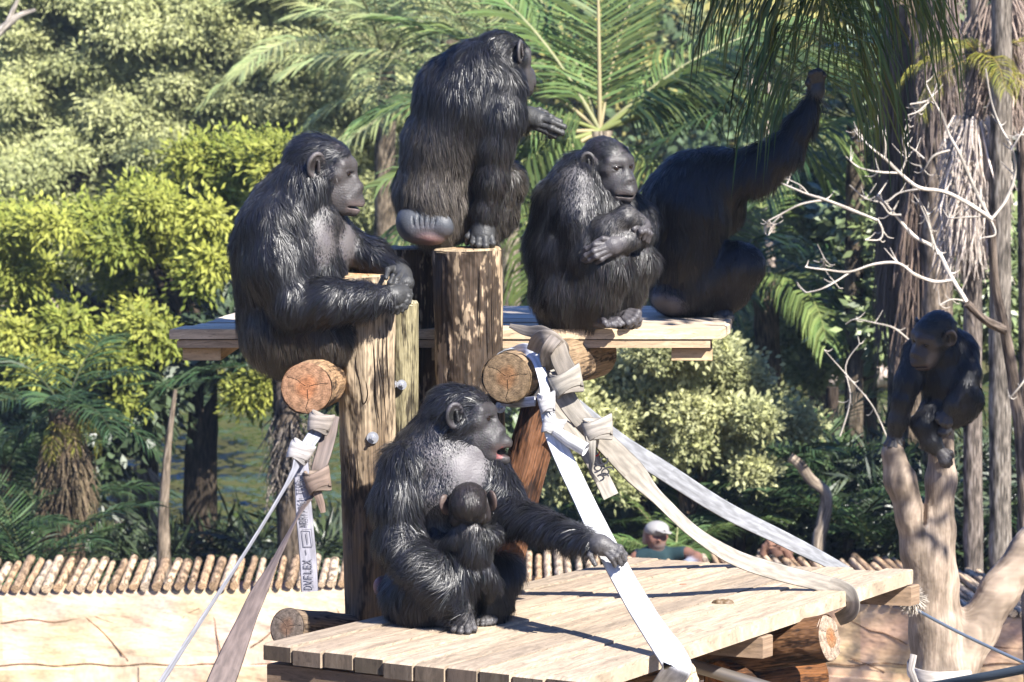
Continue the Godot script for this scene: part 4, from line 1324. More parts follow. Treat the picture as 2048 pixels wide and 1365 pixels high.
func lower_deck() -> void:
	var y := EYE.y - 1.82
	var o := thing("lower_deck", "large pale plank deck low in front with white hoses tied over its edge", "wooden deck", Vector3(0.2, y - 0.25, -9.7))
	var r := RandomNumberGenerator.new()
	r.seed = 9
	var nl := Vector3(-0.770, y, -9.08); var nr := Vector3(0.190, y, -8.57)
	var fl := Vector3(0.446, y, -10.665); var fr := Vector3(1.425, y, -10.46)
	var n := 10
	for i in n:
		var u0 := i / float(n) + 0.005
		var u1 := (i + 1) / float(n) - 0.005
		var g := Geo.new()
		g.o = o.position
		g.col = Color(0.47, 0.39, 0.305).lerp(Color(0.405, 0.345, 0.28), r.randf()) * r.randf_range(0.74, 1.10)
		var lift := Vector3(0, r.randf_range(-0.007, 0.007), 0)
		var e0 := r.randf_range(-0.012, 0.012)
		var e1 := r.randf_range(-0.05, 0.0)
		var ax := (fl - nl).normalized()
		g.ends = Color(0.085, 0.070, 0.058) * r.randf_range(0.7, 1.3)
		g.block(nl.lerp(nr, u0) + ax * e0 + lift, nl.lerp(nr, u1) + ax * e0 + lift, fl.lerp(fr, u1) + ax * e1 + lift, fl.lerp(fr, u0) + ax * e1 + lift, Vector3(0, -0.052, 0), 0.006)
		# the grain runs along the plank: swap the axes of the coordinates
		var ox := r.randf() * 4.0
		var oy := r.randf() * 4.0
		for k in g.u.size():
			g.u[k] = Vector2(g.u[k].y + ox, g.u[k].x + oy)
		part("plank", g.mesh(), M.plank, o)
	for bm in [[0.012, 0.006, Color(0.15, 0.11, 0.085), 0.075], [0.50, 0.03, Color(0.24, 0.18, 0.13), 0.07], [0.985, -0.02, Color(0.24, 0.18, 0.13), 0.07]]:
		var g := Geo.new()
		g.o = o.position
		g.col = bm[2]
		var dn := Vector3(0, -0.062, 0)
		var p0: Vector3 = nl.lerp(fl, bm[0]) + dn
		var p1: Vector3 = nr.lerp(fr, bm[0]) + dn
		var t := (fl - nl).normalized() * 0.06
		g.block(p0, p1, p1 + t, p0 + t, Vector3(0, -float(bm[3]), 0), 0.004)
		part("beam", g.mesh(), M.plank, o)
	var cap := Color(0.72, 0.60, 0.46)
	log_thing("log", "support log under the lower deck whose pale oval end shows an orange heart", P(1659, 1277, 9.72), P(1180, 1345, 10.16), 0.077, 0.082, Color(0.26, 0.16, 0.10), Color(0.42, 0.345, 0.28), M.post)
	var heart := disc(Vector3.ZERO, P(1659, 1277, 9.72) - P(1180, 1345, 10.16), 0.034, Color(0.34, 0.20, 0.115), 0.003)
	var ll := get_node("log_004")
	part("heartwood", heart, M.end_grain, ll, (P(1659, 1277, 9.72) - P(1180, 1345, 10.16)).normalized() * 0.006)
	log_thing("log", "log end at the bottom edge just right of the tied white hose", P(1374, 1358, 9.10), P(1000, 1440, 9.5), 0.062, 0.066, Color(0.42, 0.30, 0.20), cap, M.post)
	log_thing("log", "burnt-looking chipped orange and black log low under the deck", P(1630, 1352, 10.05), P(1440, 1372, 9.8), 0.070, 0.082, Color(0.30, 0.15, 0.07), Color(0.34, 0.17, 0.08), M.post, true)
	var g2 := Geo.new()
	g2.o = P(1540, 1375, 9.5)
	g2.col = Color(0.20, 0.18, 0.16)
	g2.tube(PackedVector3Array([P(1330, 1315, 9.6), P(1540, 1378, 9.5)]), PackedFloat32Array([0.022, 0.022]), 12)
	solo("steel_pipe", g2.mesh(), M.metal, "dark metal pipe under the lower deck between the two support logs", "pipe", g2.o)
	# droppings on the planks
	for k in 2:
		var q := Sdf.new(0.004)
		var at: Vector3 = [P(1446, 1216, 9.79), P(1366, 1175, 10.16)][k]
		var sc: float = [1.0, 0.42][k]
		for j in 7:
			q.ball(at + Vector3((j - 3) * 0.0085, 0.013 + 0.004 * (j % 2), 0.004 * ((j * 5) % 3)) * sc, Vector3(0.012, 0.013, 0.012) * sc, Basis(), 0.004)
		q.build()
		var g := Geo.new()
		for p in q.v:
			g.v.append(p - at)
		g.n = q.n; g.ix = q.ix
		g.u.resize(q.v.size()); g.c.resize(q.v.size())
		g.c.fill([Color(0.10, 0.065, 0.035), Color(0.16, 0.07, 0.035)][k])
		solo("dropping", g.mesh(), M.hide, ["brown lump of dung in the middle of the lower deck", "tiny reddish crumb of dung further back on the lower deck"][k], "dung", at, "droppings on the lower deck")

# ---------------------------------------------------------------- fire hoses
# rows: [x, y, depth, width in photograph pixels, twist in degrees]
func hose_geo(g: Geo, rows: Array, thick := 0.005, n := 7) -> void:
	var path := smooth_path(pts(rows), n)
	var wv := []
	var tv := []
	for q in rows:
		wv.append(q[3] * q[2] / 6000.0 * 0.92)
		tv.append(q[4] if q.size() > 4 else 0.0)
	var w := smooth_vals(wv, n)
	var tw := smooth_vals(tv, n)
	var side := PackedVector3Array()
	for i in path.size():
		var t := (path[mini(i + 1, path.size() - 1)] - path[maxi(i - 1, 0)]).normalized()
		var view := (EYE - path[i]).normalized()
		side.append(t.cross(view).normalized().rotated(t, deg_to_rad(tw[i])))
	g.band(path, w, side, thick)

func hose(called: String, label: String, rows: Array, col: Color, thick := 0.005) -> MeshInstance3D:
	var g := Geo.new()
	g.o = P(rows[0][0], rows[0][1], rows[0][2])
	g.col = col
	hose_geo(g, rows, thick)
	return solo(called, g.mesh(), M.hose, label, "hose", g.o, "fire hoses tied to the climbing frame")

func wrap_part(o: MeshInstance3D, called: String, rows: Array, col: Color, thick := 0.007) -> void:
	var g := Geo.new()
	g.o = o.position
	g.col = col
	hose_geo(g, rows, thick)
	part(called, g.mesh(), M.hose, o)

# a knot: the band folded round itself in a lumpy turn
func knot(o: MeshInstance3D, x: float, y: float, d: float, r: float, wide: float, tilt: float, col: Color) -> void:
	var s := d / 6000.0
	var c := P(x, y, d)
	var ax := Vector3(sin(deg_to_rad(tilt)), cos(deg_to_rad(tilt)), 0.0)
	var u := Vector3(cos(deg_to_rad(tilt)), -sin(deg_to_rad(tilt)), 0.0)
	for k in 2:
		var g := Geo.new()
		g.o = o.position
		g.col = col * (1.0 - 0.08 * k)
		var path := PackedVector3Array(); var w := PackedFloat32Array(); var side := PackedVector3Array()
		for i in 21:
			var a := TAU * i / 20.0 * 1.08 + k * 2.0
			var rr := r * s * (1.0 - 0.10 * k + 0.08 * sin(a * 3.0 + k))
			var slope := 0.22 * (1 if k == 0 else -1)
			path.append(c + u * cos(a) * rr + Vector3.BACK * sin(a) * rr * 0.72 + ax * sin(a + 0.8) * rr * slope)
			w.append(wide * s * (0.85 + 0.15 * cos(a * 2.0)))
			side.append((ax + u * cos(a) * 0.13 + Vector3.BACK * sin(a * 2.0) * 0.10).normalized())
		g.band(path, w, side, 0.007)
		part("knot_turn", g.mesh(), M.hose, o)

func lettering(o: MeshInstance3D, words: String, at: Vector3, along: Vector3, out: Vector3, height: float, col: Color, squeeze := 1.0) -> void:
	var t := TextMesh.new()
	t.text = words
	var f := SystemFont.new()
	f.font_names = PackedStringArray(["Droid Sans Mono"])
	t.font = f
	t.font_size = 32
	t.pixel_size = height / 26.0
	t.depth = 0.0012
	t.curve_step = 2.0
	var m := mat(0.8, 0.2, false)
	m.albedo_color = col.linear_to_srgb()
	var z := out.normalized()
	var x := (along - z * along.dot(z)).normalized()
	var b := part("printed_text", t, m, o)
	b.transform = Transform3D(Basis(x * squeeze, z.cross(x), z), at - o.position)

func hoses() -> void:
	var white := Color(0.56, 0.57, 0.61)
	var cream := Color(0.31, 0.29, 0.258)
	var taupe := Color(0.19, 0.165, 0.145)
	# the near hose down to the near edge of the lower deck
	var h1 := hose("fire_hose", "white hose held by the mother, tied round the lower deck's near edge", [[1030, 704, 9.60, 26, 30], [1052, 700, 9.56, 28, 10], [1074, 720, 9.50, 26, -20], [1088, 770, 9.43, 24, -30], [1096, 830, 9.39, 32, -10], [1116, 890, 9.34, 42, 0], [1160, 985, 9.27, 44, 0], [1220, 1108, 9.16, 50, 0], [1290, 1232, 9.00, 54, 0], [1348, 1318, 8.87, 64, 0], [1352, 1342, 8.85, 66, 0], [1330, 1368, 8.92, 50, -10], [1296, 1410, 9.06, 44, -20]], white)
	var la := P(1013, 757, 9.48)
	var ld := (P(1190, 708, 10.5) - la).normalized()
	for k in 3:
		var rg0 := Geo.new()
		rg0.o = h1.position
		rg0.col = [Color(0.44, 0.46, 0.50), Color(0.50, 0.50, 0.51), Color(0.30, 0.28, 0.25)][k]
		var lu := ld.cross(Vector3.UP).normalized()
		var lv := lu.cross(ld)
		var lp := PackedVector3Array(); var lw := PackedFloat32Array(); var ls := PackedVector3Array()
		for i in 29:
			var a := TAU * i / 28.0 * 1.02
			lp.append(la + ld * (0.125 + 0.075 * k + 0.012 * sin(a + k)) + (lu * cos(a) + lv * sin(a)) * (0.089 + 0.003 * sin(a * 3.0 + k)))
			lw.append(0.058)
			ls.append((ld + lu * 0.1 * sin(a)).normalized())
		rg0.band(lp, lw, ls, 0.006)
		part("log_wrap", rg0.mesh(), M.hose, h1)
	knot(h1, 1094, 806, 9.37, 15, 42, -8, Color(0.42, 0.42, 0.44))
	knot(h1, 1106, 852, 9.36, 19, 38, 20, Color(0.45, 0.45, 0.455))
	var g := Geo.new()
	g.o = h1.position
	g.col = white
	g.tube(pts([[1110, 862, 9.34], [1140, 882, 9.32], [1172, 900, 9.30]]), PackedFloat32Array([0.016, 0.021, 0.022]), 14, true, false)
	part("rolled_end", g.mesh(), M.hose, h1)
	wrap_part(h1, "log_wrap", [[1070, 803, 9.40, 22, 0], [1030, 806, 9.55, 22, 0], [1004, 802, 9.70, 20, 0]], Color(0.38, 0.39, 0.43))
	# the twisted cream hose to the right edge
	var h2 := hose("fire_hose", "cream hose twisting down from the knots to the far right edge of the lower deck", [[1092, 712, 9.55, 44, 0], [1122, 780, 9.48, 46, 0], [1160, 836, 9.46, 44, 10], [1205, 880, 9.48, 46, 0], [1262, 938, 9.54, 52, -8], [1320, 1000, 9.62, 40, -42], [1390, 1066, 9.72, 36, -38], [1470, 1116, 9.86, 38, -20], [1560, 1146, 10.00, 38, 0], [1640, 1166, 10.03, 38, 8], [1690, 1183, 10.02, 44, 20], [1706, 1204, 10.00, 40, 40], [1700, 1226, 10.02, 36, 20], [1676, 1240, 10.08, 30, 0]], cream)
	knot(h2, 1134, 764, 9.44, 30, 50, -18, Color(0.29, 0.268, 0.237))
	knot(h2, 1196, 858, 9.42, 28, 46, -10, Color(0.33, 0.308, 0.28))
	wrap_part(h2, "hose_tail", [[1182, 872, 9.40, 24, 0], [1184, 914, 9.39, 18, 40], [1182, 942, 9.40, 15, 60], [1196, 964, 9.40, 13, 20]], Color(0.32, 0.30, 0.27))
	wrap_part(h2, "bow", [[1020, 652, 9.62, 10, 0], [1052, 662, 9.58, 22, 0], [1086, 668, 9.52, 34, 10], [1112, 690, 9.46, 40, 0], [1122, 720, 9.44, 44, 0], [1136, 748, 9.43, 46, 0]], taupe)
	wrap_part(h2, "bow", [[1066, 702, 9.52, 30, 0], [1078, 678, 9.47, 32, 0], [1100, 676, 9.44, 34, 0], [1124, 692, 9.46, 26, 0], [1132, 706, 9.50, 16, 0]], taupe * 1.12)
	wrap_part(h2, "bow", [[1112, 676, 9.43, 30, 20], [1098, 694, 9.42, 28, 0], [1092, 712, 9.44, 30, -20], [1098, 740, 9.50, 24, 0]], taupe * 0.9)
	# the far hose, straight and white
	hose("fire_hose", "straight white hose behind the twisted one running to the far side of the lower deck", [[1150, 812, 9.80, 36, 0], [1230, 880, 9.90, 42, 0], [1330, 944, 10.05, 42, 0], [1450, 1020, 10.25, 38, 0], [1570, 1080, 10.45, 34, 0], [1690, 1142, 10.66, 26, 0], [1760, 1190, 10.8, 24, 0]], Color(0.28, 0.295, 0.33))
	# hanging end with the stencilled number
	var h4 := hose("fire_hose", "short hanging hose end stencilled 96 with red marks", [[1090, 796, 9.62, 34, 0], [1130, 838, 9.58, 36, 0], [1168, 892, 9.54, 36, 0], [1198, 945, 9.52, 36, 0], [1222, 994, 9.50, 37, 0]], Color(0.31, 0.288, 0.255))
	var c0 := P(1196, 930, 9.50)
	var dirn := (P(1222, 990, 9.50) - P(1180, 912, 9.50)).normalized()
	lettering(h4, "96", P(1209, 934, 9.495), dirn.rotated(Vector3.BACK, 0.0), Vector3(0, 0.05, 1), 0.046, Color(0.03, 0.03, 0.035))
	var rg := Geo.new()
	rg.o = h4.position
	rg.col = Color(0.55, 0.07, 0.06)
	rg.tube(smooth_path(pts([[1182, 904, 9.515], [1190, 912, 9.512], [1197, 910, 9.511], [1199, 902, 9.513]]), 4), PackedFloat32Array([0.0014, 0.002, 0.002, 0.002, 0.002, 0.002, 0.002, 0.002, 0.002, 0.002, 0.002, 0.002, 0.0014]), 5)
	part("red_mark", rg.mesh(), M.print, h4)
	var rg2 := Geo.new()
	rg2.o = h4.position
	rg2.col = Color(0.55, 0.07, 0.06)
	rg2.tube(smooth_path(pts([[1138, 836, 9.565], [1146, 842, 9.56], [1152, 852, 9.556]]), 4), PackedFloat32Array([0.0014, 0.002, 0.002, 0.002, 0.002, 0.002, 0.002, 0.002, 0.0014]), 5)
	part("red_mark", rg2.mesh(), M.print, h4)
	# left: thin hose seen edge on, running out of the picture
	var grey := Color(0.25, 0.26, 0.31)
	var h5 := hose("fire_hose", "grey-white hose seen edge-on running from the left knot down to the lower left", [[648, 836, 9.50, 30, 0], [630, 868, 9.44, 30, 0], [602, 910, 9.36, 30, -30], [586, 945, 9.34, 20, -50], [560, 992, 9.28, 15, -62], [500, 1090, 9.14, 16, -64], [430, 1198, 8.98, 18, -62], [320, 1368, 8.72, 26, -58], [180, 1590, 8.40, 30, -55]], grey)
	knot(h5, 640, 846, 9.44, 22, 40, 14, Color(0.28, 0.25, 0.23))
	knot(h5, 600, 904, 9.36, 22, 40, 24, Color(0.40, 0.385, 0.39))
	var h6 := hose("fire_hose", "brownish hose running from the left log down to the lower left, widening towards the bottom", [[664, 832, 9.52, 34, 0], [654, 880, 9.46, 36, 10], [640, 930, 9.42, 34, 0], [622, 985, 9.40, 26, 40], [592, 1040, 9.34, 14, 66], [556, 1110, 9.24, 22, 50], [506, 1210, 9.08, 42, 24], [442, 1365, 8.84, 62, 8], [380, 1530, 8.60, 66, 0]], Color(0.125, 0.098, 0.09))
	knot(h6, 636, 962, 9.38, 24, 46, -14, Color(0.19, 0.145, 0.12))
	wrap_part(h6, "hose_tail", [[630, 978, 9.38, 24, 0], [640, 1002, 9.37, 18, 20], [646, 1026, 9.37, 12, 0]], Color(0.19, 0.14, 0.115))
	var h7 := hose("fire_hose", "flat hose end hanging from the left knot, printed lengthwise in black", [[600, 905, 9.40, 30, 0], [603, 950, 9.39, 34, 0], [609, 1040, 9.385, 37, 0], [616, 1120, 9.38, 38, 0], [619, 1184, 9.38, 38, 0]], Color(0.25, 0.25, 0.30), 0.006)
	var up1 := (P(606, 1000, 9.385) - P(616, 1120, 9.38)).normalized()
	lettering(h7, "NBR11861 TIPO 1", P(605.0, 998, 9.376), up1, Vector3(0, 0.02, 1), 0.026, Color(0.10, 0.10, 0.115), 0.60)
	lettering(h7, "DVFLEX", P(617, 1149, 9.372), (P(613, 1090, 9.38) - P(619, 1184, 9.38)).normalized(), Vector3(0, 0.02, 1), 0.030, Color(0.10, 0.10, 0.12), 0.72)
	var bx := Geo.new()
	bx.o = h7.position
	bx.col = Color(0.12, 0.12, 0.14)
	for q in [[[604, 1060], [622, 1059]], [[604, 1060], [607, 1094]], [[622, 1059], [625, 1093]], [[607, 1094], [625, 1093]], [[613, 1066], [616, 1088]], [[613, 1110], [611, 1100]], [[612, 1052], [611, 1042]]]:
		bx.tube(pts(q, 9.374), PackedFloat32Array([0.0011, 0.0011]), 5)
	part("printed_frame", bx.mesh(), M.print, h7)

# ---------------------------------------------------------------- the setting
func setting() -> void:
	# ground of the enclosure and the banks, one sheet with the lake's basin let in
	var g := Geo.new()
	var nz := fnl(81, 0.05, 4)
	var zs := [4.0, 0.0, -6.0, -12.0, -17.0, -19.0, -20.5, -22.0, -23.5, -25.0, -26.5, -28.0, -34.0, -42.0, -48.0, -51.0, -54.0, -58.0, -66.0, -78.0, -92.0, -110.0, -135.0, -170.0, -230.0]
	var hs := [0.0, 0.0, 0.0, 0.0, 0.0, 0.0, 0.05, 0.05, 0.0, -0.35, -0.9, -1.4, -1.8, -1.8, -1.2, -0.3, 0.6, 1.4, 3.0, 6.5, 10.5, 15.0, 20.0, 24.0, 26.0]
	for i in zs.size():
		for k in 61:
			var x := (k - 30.0) * 6.0
			var z: float = zs[i] + (1.2 * sin(k * 1.7) if zs[i] < -24.0 else 0.0)
			var yy: float = hs[i]
			if zs[i] < -50.0:
				yy += nz.get_noise_2d(x, z) * minf(4.0, (-zs[i] - 50.0) * 0.12)
			g.col = Color(0.20, 0.16, 0.10) if zs[i] > -19.0 else Color(0.055, 0.05, 0.026)
			if zs[i] < -50.0 and zs[i] > -60.0:
				g.col = Color(0.075, 0.075, 0.035)
			g.vert(Vector3(x, yy, z), Vector3.UP, Vector2(x, z))
	for i in zs.size() - 1:
		for k in 60:
			var a := i * 61 + k
			g.tri(a, a + 1, a + 62); g.tri(a, a + 62, a + 61)
	struct("ground", g.mesh(), M.soil)
	var w := Geo.new()
	w.quad(Vector3(-160, -0.65, -22.5), Vector3(160, -0.65, -22.5), Vector3(160, -0.65, -60), Vector3(-160, -0.65, -60))
	struct("lake_water", w.mesh(), M.water)

func wall() -> void:
	var o := thing("log_topped_wall", "curved sand-coloured plaster wall topped with a sloping roof of round poles", "wall", Vector3(0, 0, -19.5))
	# the line of the wall's front top edge
	var line := smooth_path(PackedVector3Array([Vector3(-9.0, 1.30, -18.6), Vector3(-6.0, 1.30, -19.15), Vector3(-3.3, 1.30, -19.45), Vector3(-1.0, 1.30, -19.65), Vector3(0.4, 1.30, -19.75), Vector3(2.1, 1.28, -19.25), Vector3(3.3, 1.26, -18.75), Vector3(5.0, 1.22, -17.9), Vector3(7.0, 1.2, -16.8)]), 6)
	var g := Geo.new()
	g.o = o.position
	var run := 0.0
	var rows := [[0.0, 0.0], [0.85, 0.0], [0.855, -0.02], [1.05, -0.012], [1.28, 0.0], [1.30, -0.02], [1.30, -0.30]]
	for i in line.size():
		if i > 0:
			run += line[i].distance_to(line[i - 1])
		var t := (line[mini(i + 1, line.size() - 1)] - line[maxi(i - 1, 0)]).normalized()
		var front := Vector3(-t.z, 0, t.x)
		if front.z < 0:
			front = -front
		for k in rows.size():
			g.col = Color(0.49, 0.39, 0.295).lerp(Color(0.60, 0.42, 0.275), smoothstep(0.6, 1.6, line[i].x))  # right stretch: warm bounce light in the shade is put into the colour
			var p: Vector3 = Vector3(line[i].x, rows[k][0] * line[i].y / 1.30, line[i].z) + front * (float(rows[k][1]) + 0.008 * sin(run * 3.1 + k * 2.0) * (1.0 if k in [3, 4] else 0.0))
			g.vert(p, front if k < 5 else Vector3.UP, Vector2(run, k * 0.3))
	var m := rows.size()
	for i in line.size() - 1:
		for k in m - 1:
			var a := i * m + k
			g.tri(a, a + m, a + m + 1); g.tri(a, a + m + 1, a + 1)
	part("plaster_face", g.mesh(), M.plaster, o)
	# recessed panels along the foot, their frames proud of the plaster
	for i in range(4, line.size() - 6, 5):
		var a := Vector3(line[i].x, 0.79, line[i].z + 0.014)
		var b := Vector3(line[i + 4].x, 0.79, line[i + 4].z + 0.014)
		var f := Geo.new()
		f.o = o.position
		f.col = Color(0.46, 0.36, 0.26) if line[i].x < 0.8 else Color(0.58, 0.41, 0.27)  # right-hand panels carry the same painted bounce light
		f.block(Vector3(a.x, -0.3, a.z), Vector3(b.x, -0.3, b.z), b, a, Vector3(0, 0, -0.04), 0.006)
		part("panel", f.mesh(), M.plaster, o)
	# poles
	var r := RandomNumberGenerator.new()
	r.seed = 44
	var dist := 0.0
	var next := 0.0
	var shapes: Array[Mesh] = []
	for k in 5:
		var pg := Geo.new()
		pg.col = [Color(0.58, 0.44, 0.31), Color(0.52, 0.37, 0.24), Color(0.60, 0.48, 0.36), Color(0.36, 0.26, 0.18), Color(0.50, 0.42, 0.34)][k]
		var path := PackedVector3Array(); var rad := PackedFloat32Array()
		for j in 5:
			path.append(Vector3(0.002 * sin(j * 1.3 + k), 0.002 * cos(j * 2.0 + k), -j / 4.0))
			rad.append(0.0265 + 0.0012 * sin(j * 2.2 + k * 1.7) + 0.0012 * (k - 2))
		pg.tube(path, rad, 9, true, true, 0.05)
		shapes.append(pg.mesh())
	for i in line.size() - 1:
		var seg := line[i].distance_to(line[i + 1])
		while next < dist + seg:
			var c := line[i].lerp(line[i + 1], (next - dist) / seg)
			next += r.randf_range(0.064, 0.080)
			if c.x < -4.2 or c.x > 4.6:
				continue
			var deep := lerpf(0.62, 1.45, smoothstep(0.2, 2.4, c.x))
			var rise := lerpf(0.075, 0.02, smoothstep(0.2, 2.4, c.x))
			var q := part("pole", shapes[r.randi() % 5], M.bark, o)
			var dir := Vector3(r.randf_range(-0.02, 0.02) - 0.10 * smoothstep(0.0, 3.0, c.x), rise / deep + r.randf_range(-0.01, 0.01), -1.0)
			var len_ := deep * r.randf_range(0.88, 1.12)
			q.transform = Transform3D(Basis.looking_at(dir, Vector3.UP) * Basis.from_scale(Vector3(1, 1, len_) * Vector3(r.randf_range(0.8, 1.2), r.randf_range(0.8, 1.2), 1.0)) * Basis(Vector3.BACK, r.randf() * 6.0), c + Vector3(0, 0.028, 0.03) - o.position)
		dist += seg
	# cracks run over the plaster
	for q in [[[0, 1248], [60, 1240], [110, 1246], [165, 1236]], [[145, 1212], [175, 1240], [205, 1266], [235, 1300], [256, 1322]], [[415, 1205], [428, 1240], [432, 1270], [444, 1312]], [[500, 1296], [525, 1280], [545, 1262]], [[655, 1185], [665, 1205], [680, 1232]], [[640, 1215], [668, 1200], [684, 1182]], [[360, 1240], [380, 1226], [398, 1218]], [[185, 1232], [215, 1244], [250, 1250]]]:
		_wall_crack(o, q, line)
	for q in [[[1690, 1236], [1740, 1262], [1770, 1268], [1815, 1290]], [[1700, 1318], [1735, 1330], [1770, 1345]], [[1960, 1288], [2000, 1296], [2060, 1300]]]:
		_wall_crack(o, q, line)
	var ledge := []
	for k in 60:
		ledge.append([-40 + k * 37, 1330 + 2.5 * sin(k * 1.9)])
	_wall_crack(o, ledge, line)

func _wall_crack(o: Node3D, list: Array, line: PackedVector3Array) -> void:
	# the ray through each point is met with the wall's own face
	var p := PackedVector3Array()
	for q in list:
		var a := P(q[0], q[1], 15.0)
		var b := P(q[0], q[1], 22.0)
		for i in line.size() - 1:
			var u := line[i]; var v := line[i + 1]
			var n := Vector2(v.z - u.z, u.x - v.x)
			var da := (a.x - u.x) * n.x + (a.z - u.z) * n.y
			var db := (b.x - u.x) * n.x + (b.z - u.z) * n.y
			if da * db >= 0.0:
				continue
			var h := a.lerp(b, da / (da - db))
			if h.x >= minf(u.x, v.x) - 0.001 and h.x <= maxf(u.x, v.x) + 0.001:
				p.append(h + Vector3(0, 0, -0.010 if h.y > 0.86 else 0.004))
				break
	if p.size() < 2:
		return
	var g := Geo.new()
	g.o = o.position
	g.col = Color(0.27, 0.16, 0.095)
	var sp := smooth_path(p, 3)
	var rad := PackedFloat32Array()
	for i in sp.size():
		rad.append(0.002 + 0.003 * absf(sin(i * 1.7)))
	g.tube(sp, rad, 5)
	part("crack", g.mesh(), M.bark, o)

func forked_trunk() -> void:
	var o := thing("forked_trunk", "barkless pale forked tree trunk with three limbs right of the lower deck", "tree trunk", P(1880, 2520, 12.0))
	var s := 12.0 / 6000.0
	var q := Sdf.new(0.0115)
	var rows := [
		[[1884, 868, 0, 27], [1884, 960, 0, 31], [1878, 1060, 0, 36], [1874, 1160, 4, 44], [1876, 1260, 4, 54], [1882, 1360, 0, 60], [1884, 1600, 0, 72], [1884, 2520, 0, 90]],
		[[1786, 906, -30, 25], [1800, 960, -30, 30], [1824, 1030, -26, 32], [1838, 1100, -20, 34], [1850, 1190, -10, 38], [1866, 1290, 0, 44]],
		[[2120, 1030, 20, 34], [2060, 1095, 20, 37], [2000, 1180, 14, 41], [1952, 1262, 8, 44], [1912, 1350, 0, 44]],
	]
	for k in 3:
		var w: Array = rows[k]
		for i in w.size() - 1:
			var a: Array = w[i]; var b: Array = w[i + 1]
			q.cone(P(a[0], a[1], 12.0 + a[2] * s), P(b[0], b[1], 12.0 + b[2] * s), a[3] * s * 0.93, b[3] * s * 0.93, 0.04)
	q.ball(P(1872, 1130, 11.93), Vector3(0.05, 0.10, 0.05), Basis(), 0.05)
	q.ball(P(1850, 1010, 11.93), Vector3(0.012, 0.09, 0.05), Basis(), 0.02, 0, true)
	q.build()
	var g := Geo.new()
	var nz := fnl(91, 5.0, 3)
	for i in q.v.size():
		var p := q.v[i]
		var d := nz.get_noise_3d(p.x * 0.9, p.y * 0.22, p.z * 0.9) + 0.9 * nz.get_noise_3d(p.x * 4.0, p.y * 0.35, p.z * 4.0)
		g.v.append(p + q.n[i] * d * 0.007 - o.position)
		g.u.append(Vector2(p.y, (atan2(p.x - P(1860, 1100, 12.0).x, p.z + 12.0) / TAU + 0.5)))
		var tone := 1.0 + 0.25 * nz.get_noise_3d(p.x * 2.0 + 9.0, p.y * 0.7, p.z * 2.0)
		g.c.append(Color(0.36, 0.31, 0.27) * tone * (1.0 + 0.5 * minf(0.0, d)))
	g.n = q.n; g.ix = q.ix
	part("trunk", g.mesh(), M.pale_wood, o)
	solo("hose_band", _band_ring().mesh(), M.hose, "white hose tied round the foot of the pale forked trunk", "hose", P(1880, 1345, 11.8))
	# cables
	var c := Geo.new()
	c.o = P(1900, 1255, 11.6)
	c.col = Color(0.20, 0.24, 0.29)
	c.tube(smooth_path(pts([[1812, 1208, 11.7], [1880, 1246, 11.6], [1960, 1286, 11.5], [2100, 1350, 11.3]]), 4), PackedFloat32Array([0.007, 0.007, 0.007, 0.007, 0.007, 0.007, 0.007, 0.007, 0.007, 0.007, 0.007, 0.007, 0.007]), 8)
	solo("steel_cable", c.mesh(), M.metal, "thin grey cable crossing in front of the pale forked trunk", "cable", c.o)
	var e := Geo.new()
	e.o = P(1990, 1350, 11.3)
	e.col = Color(0.035, 0.045, 0.06)
	e.tube(smooth_path(pts([[1856, 1375, 11.6], [1940, 1360, 11.4], [2010, 1347, 11.3], [2100, 1328, 11.2]]), 4), PackedFloat32Array([0.019, 0.019, 0.019, 0.019, 0.019, 0.019, 0.019, 0.019, 0.019, 0.019, 0.019, 0.019, 0.019]), 10)
	solo("dark_cable", e.mesh(), M.cloth, "thick dark blue-black cable at the lower right corner", "cable", e.o)
	# frayed fibres at the deck's far corner
	var f := Geo.new()
	f.o = P(1826, 1196, 10.9)
	var r := RandomNumberGenerator.new()
	r.seed = 3
	for k in 900:
		var d := Vector3(r.randfn(), r.randfn() * 0.9, r.randfn()).normalized()
		var l := r.randf_range(0.025, 0.062)
		var p0 := f.o + d * 0.015
		var p1 := f.o + d * l + Vector3(0, -0.012, 0)
		f.col = Color(0.42, 0.37, 0.31) * r.randf_range(0.6, 1.25)
		f.tube(PackedVector3Array([p0, p1]), PackedFloat32Array([0.0016, 0.0008]), 3, false, false)
	solo("frayed_rope_end", f.mesh(), M.cloth, "frayed whitish fibre tuft under the far right corner of the lower deck", "rope end", f.o)

func _band_ring() -> Geo:
	var g := Geo.new()
	g.o = P(1880, 1345, 11.8)
	g.col = Color(0.60, 0.56, 0.53)
	var path := PackedVector3Array(); var w := PackedFloat32Array(); var side := PackedVector3Array()
	var c := P(1882, 1344, 12.0)
	for i in 33:
		var a := TAU * i / 32.0
		path.append(c + Vector3(cos(a) * 0.134, 0.006 * sin(a * 2.0) - 0.010 * cos(a), sin(a) * 0.134))
		w.append(0.055)
		side.append(Vector3.UP)
	g.band(path, w, side, 0.006)
	path = PackedVector3Array(); w = PackedFloat32Array(); side = PackedVector3Array()
	for q in [[1828, 1310], [1822, 1340], [1834, 1372], [1860, 1400]]:
		path.append(P(q[0], q[1], 11.84))
		w.append(0.03)
		side.append(Vector3(0.8, 0.1, 0.5))
	g.band(path, w, side, 0.006)
	return g

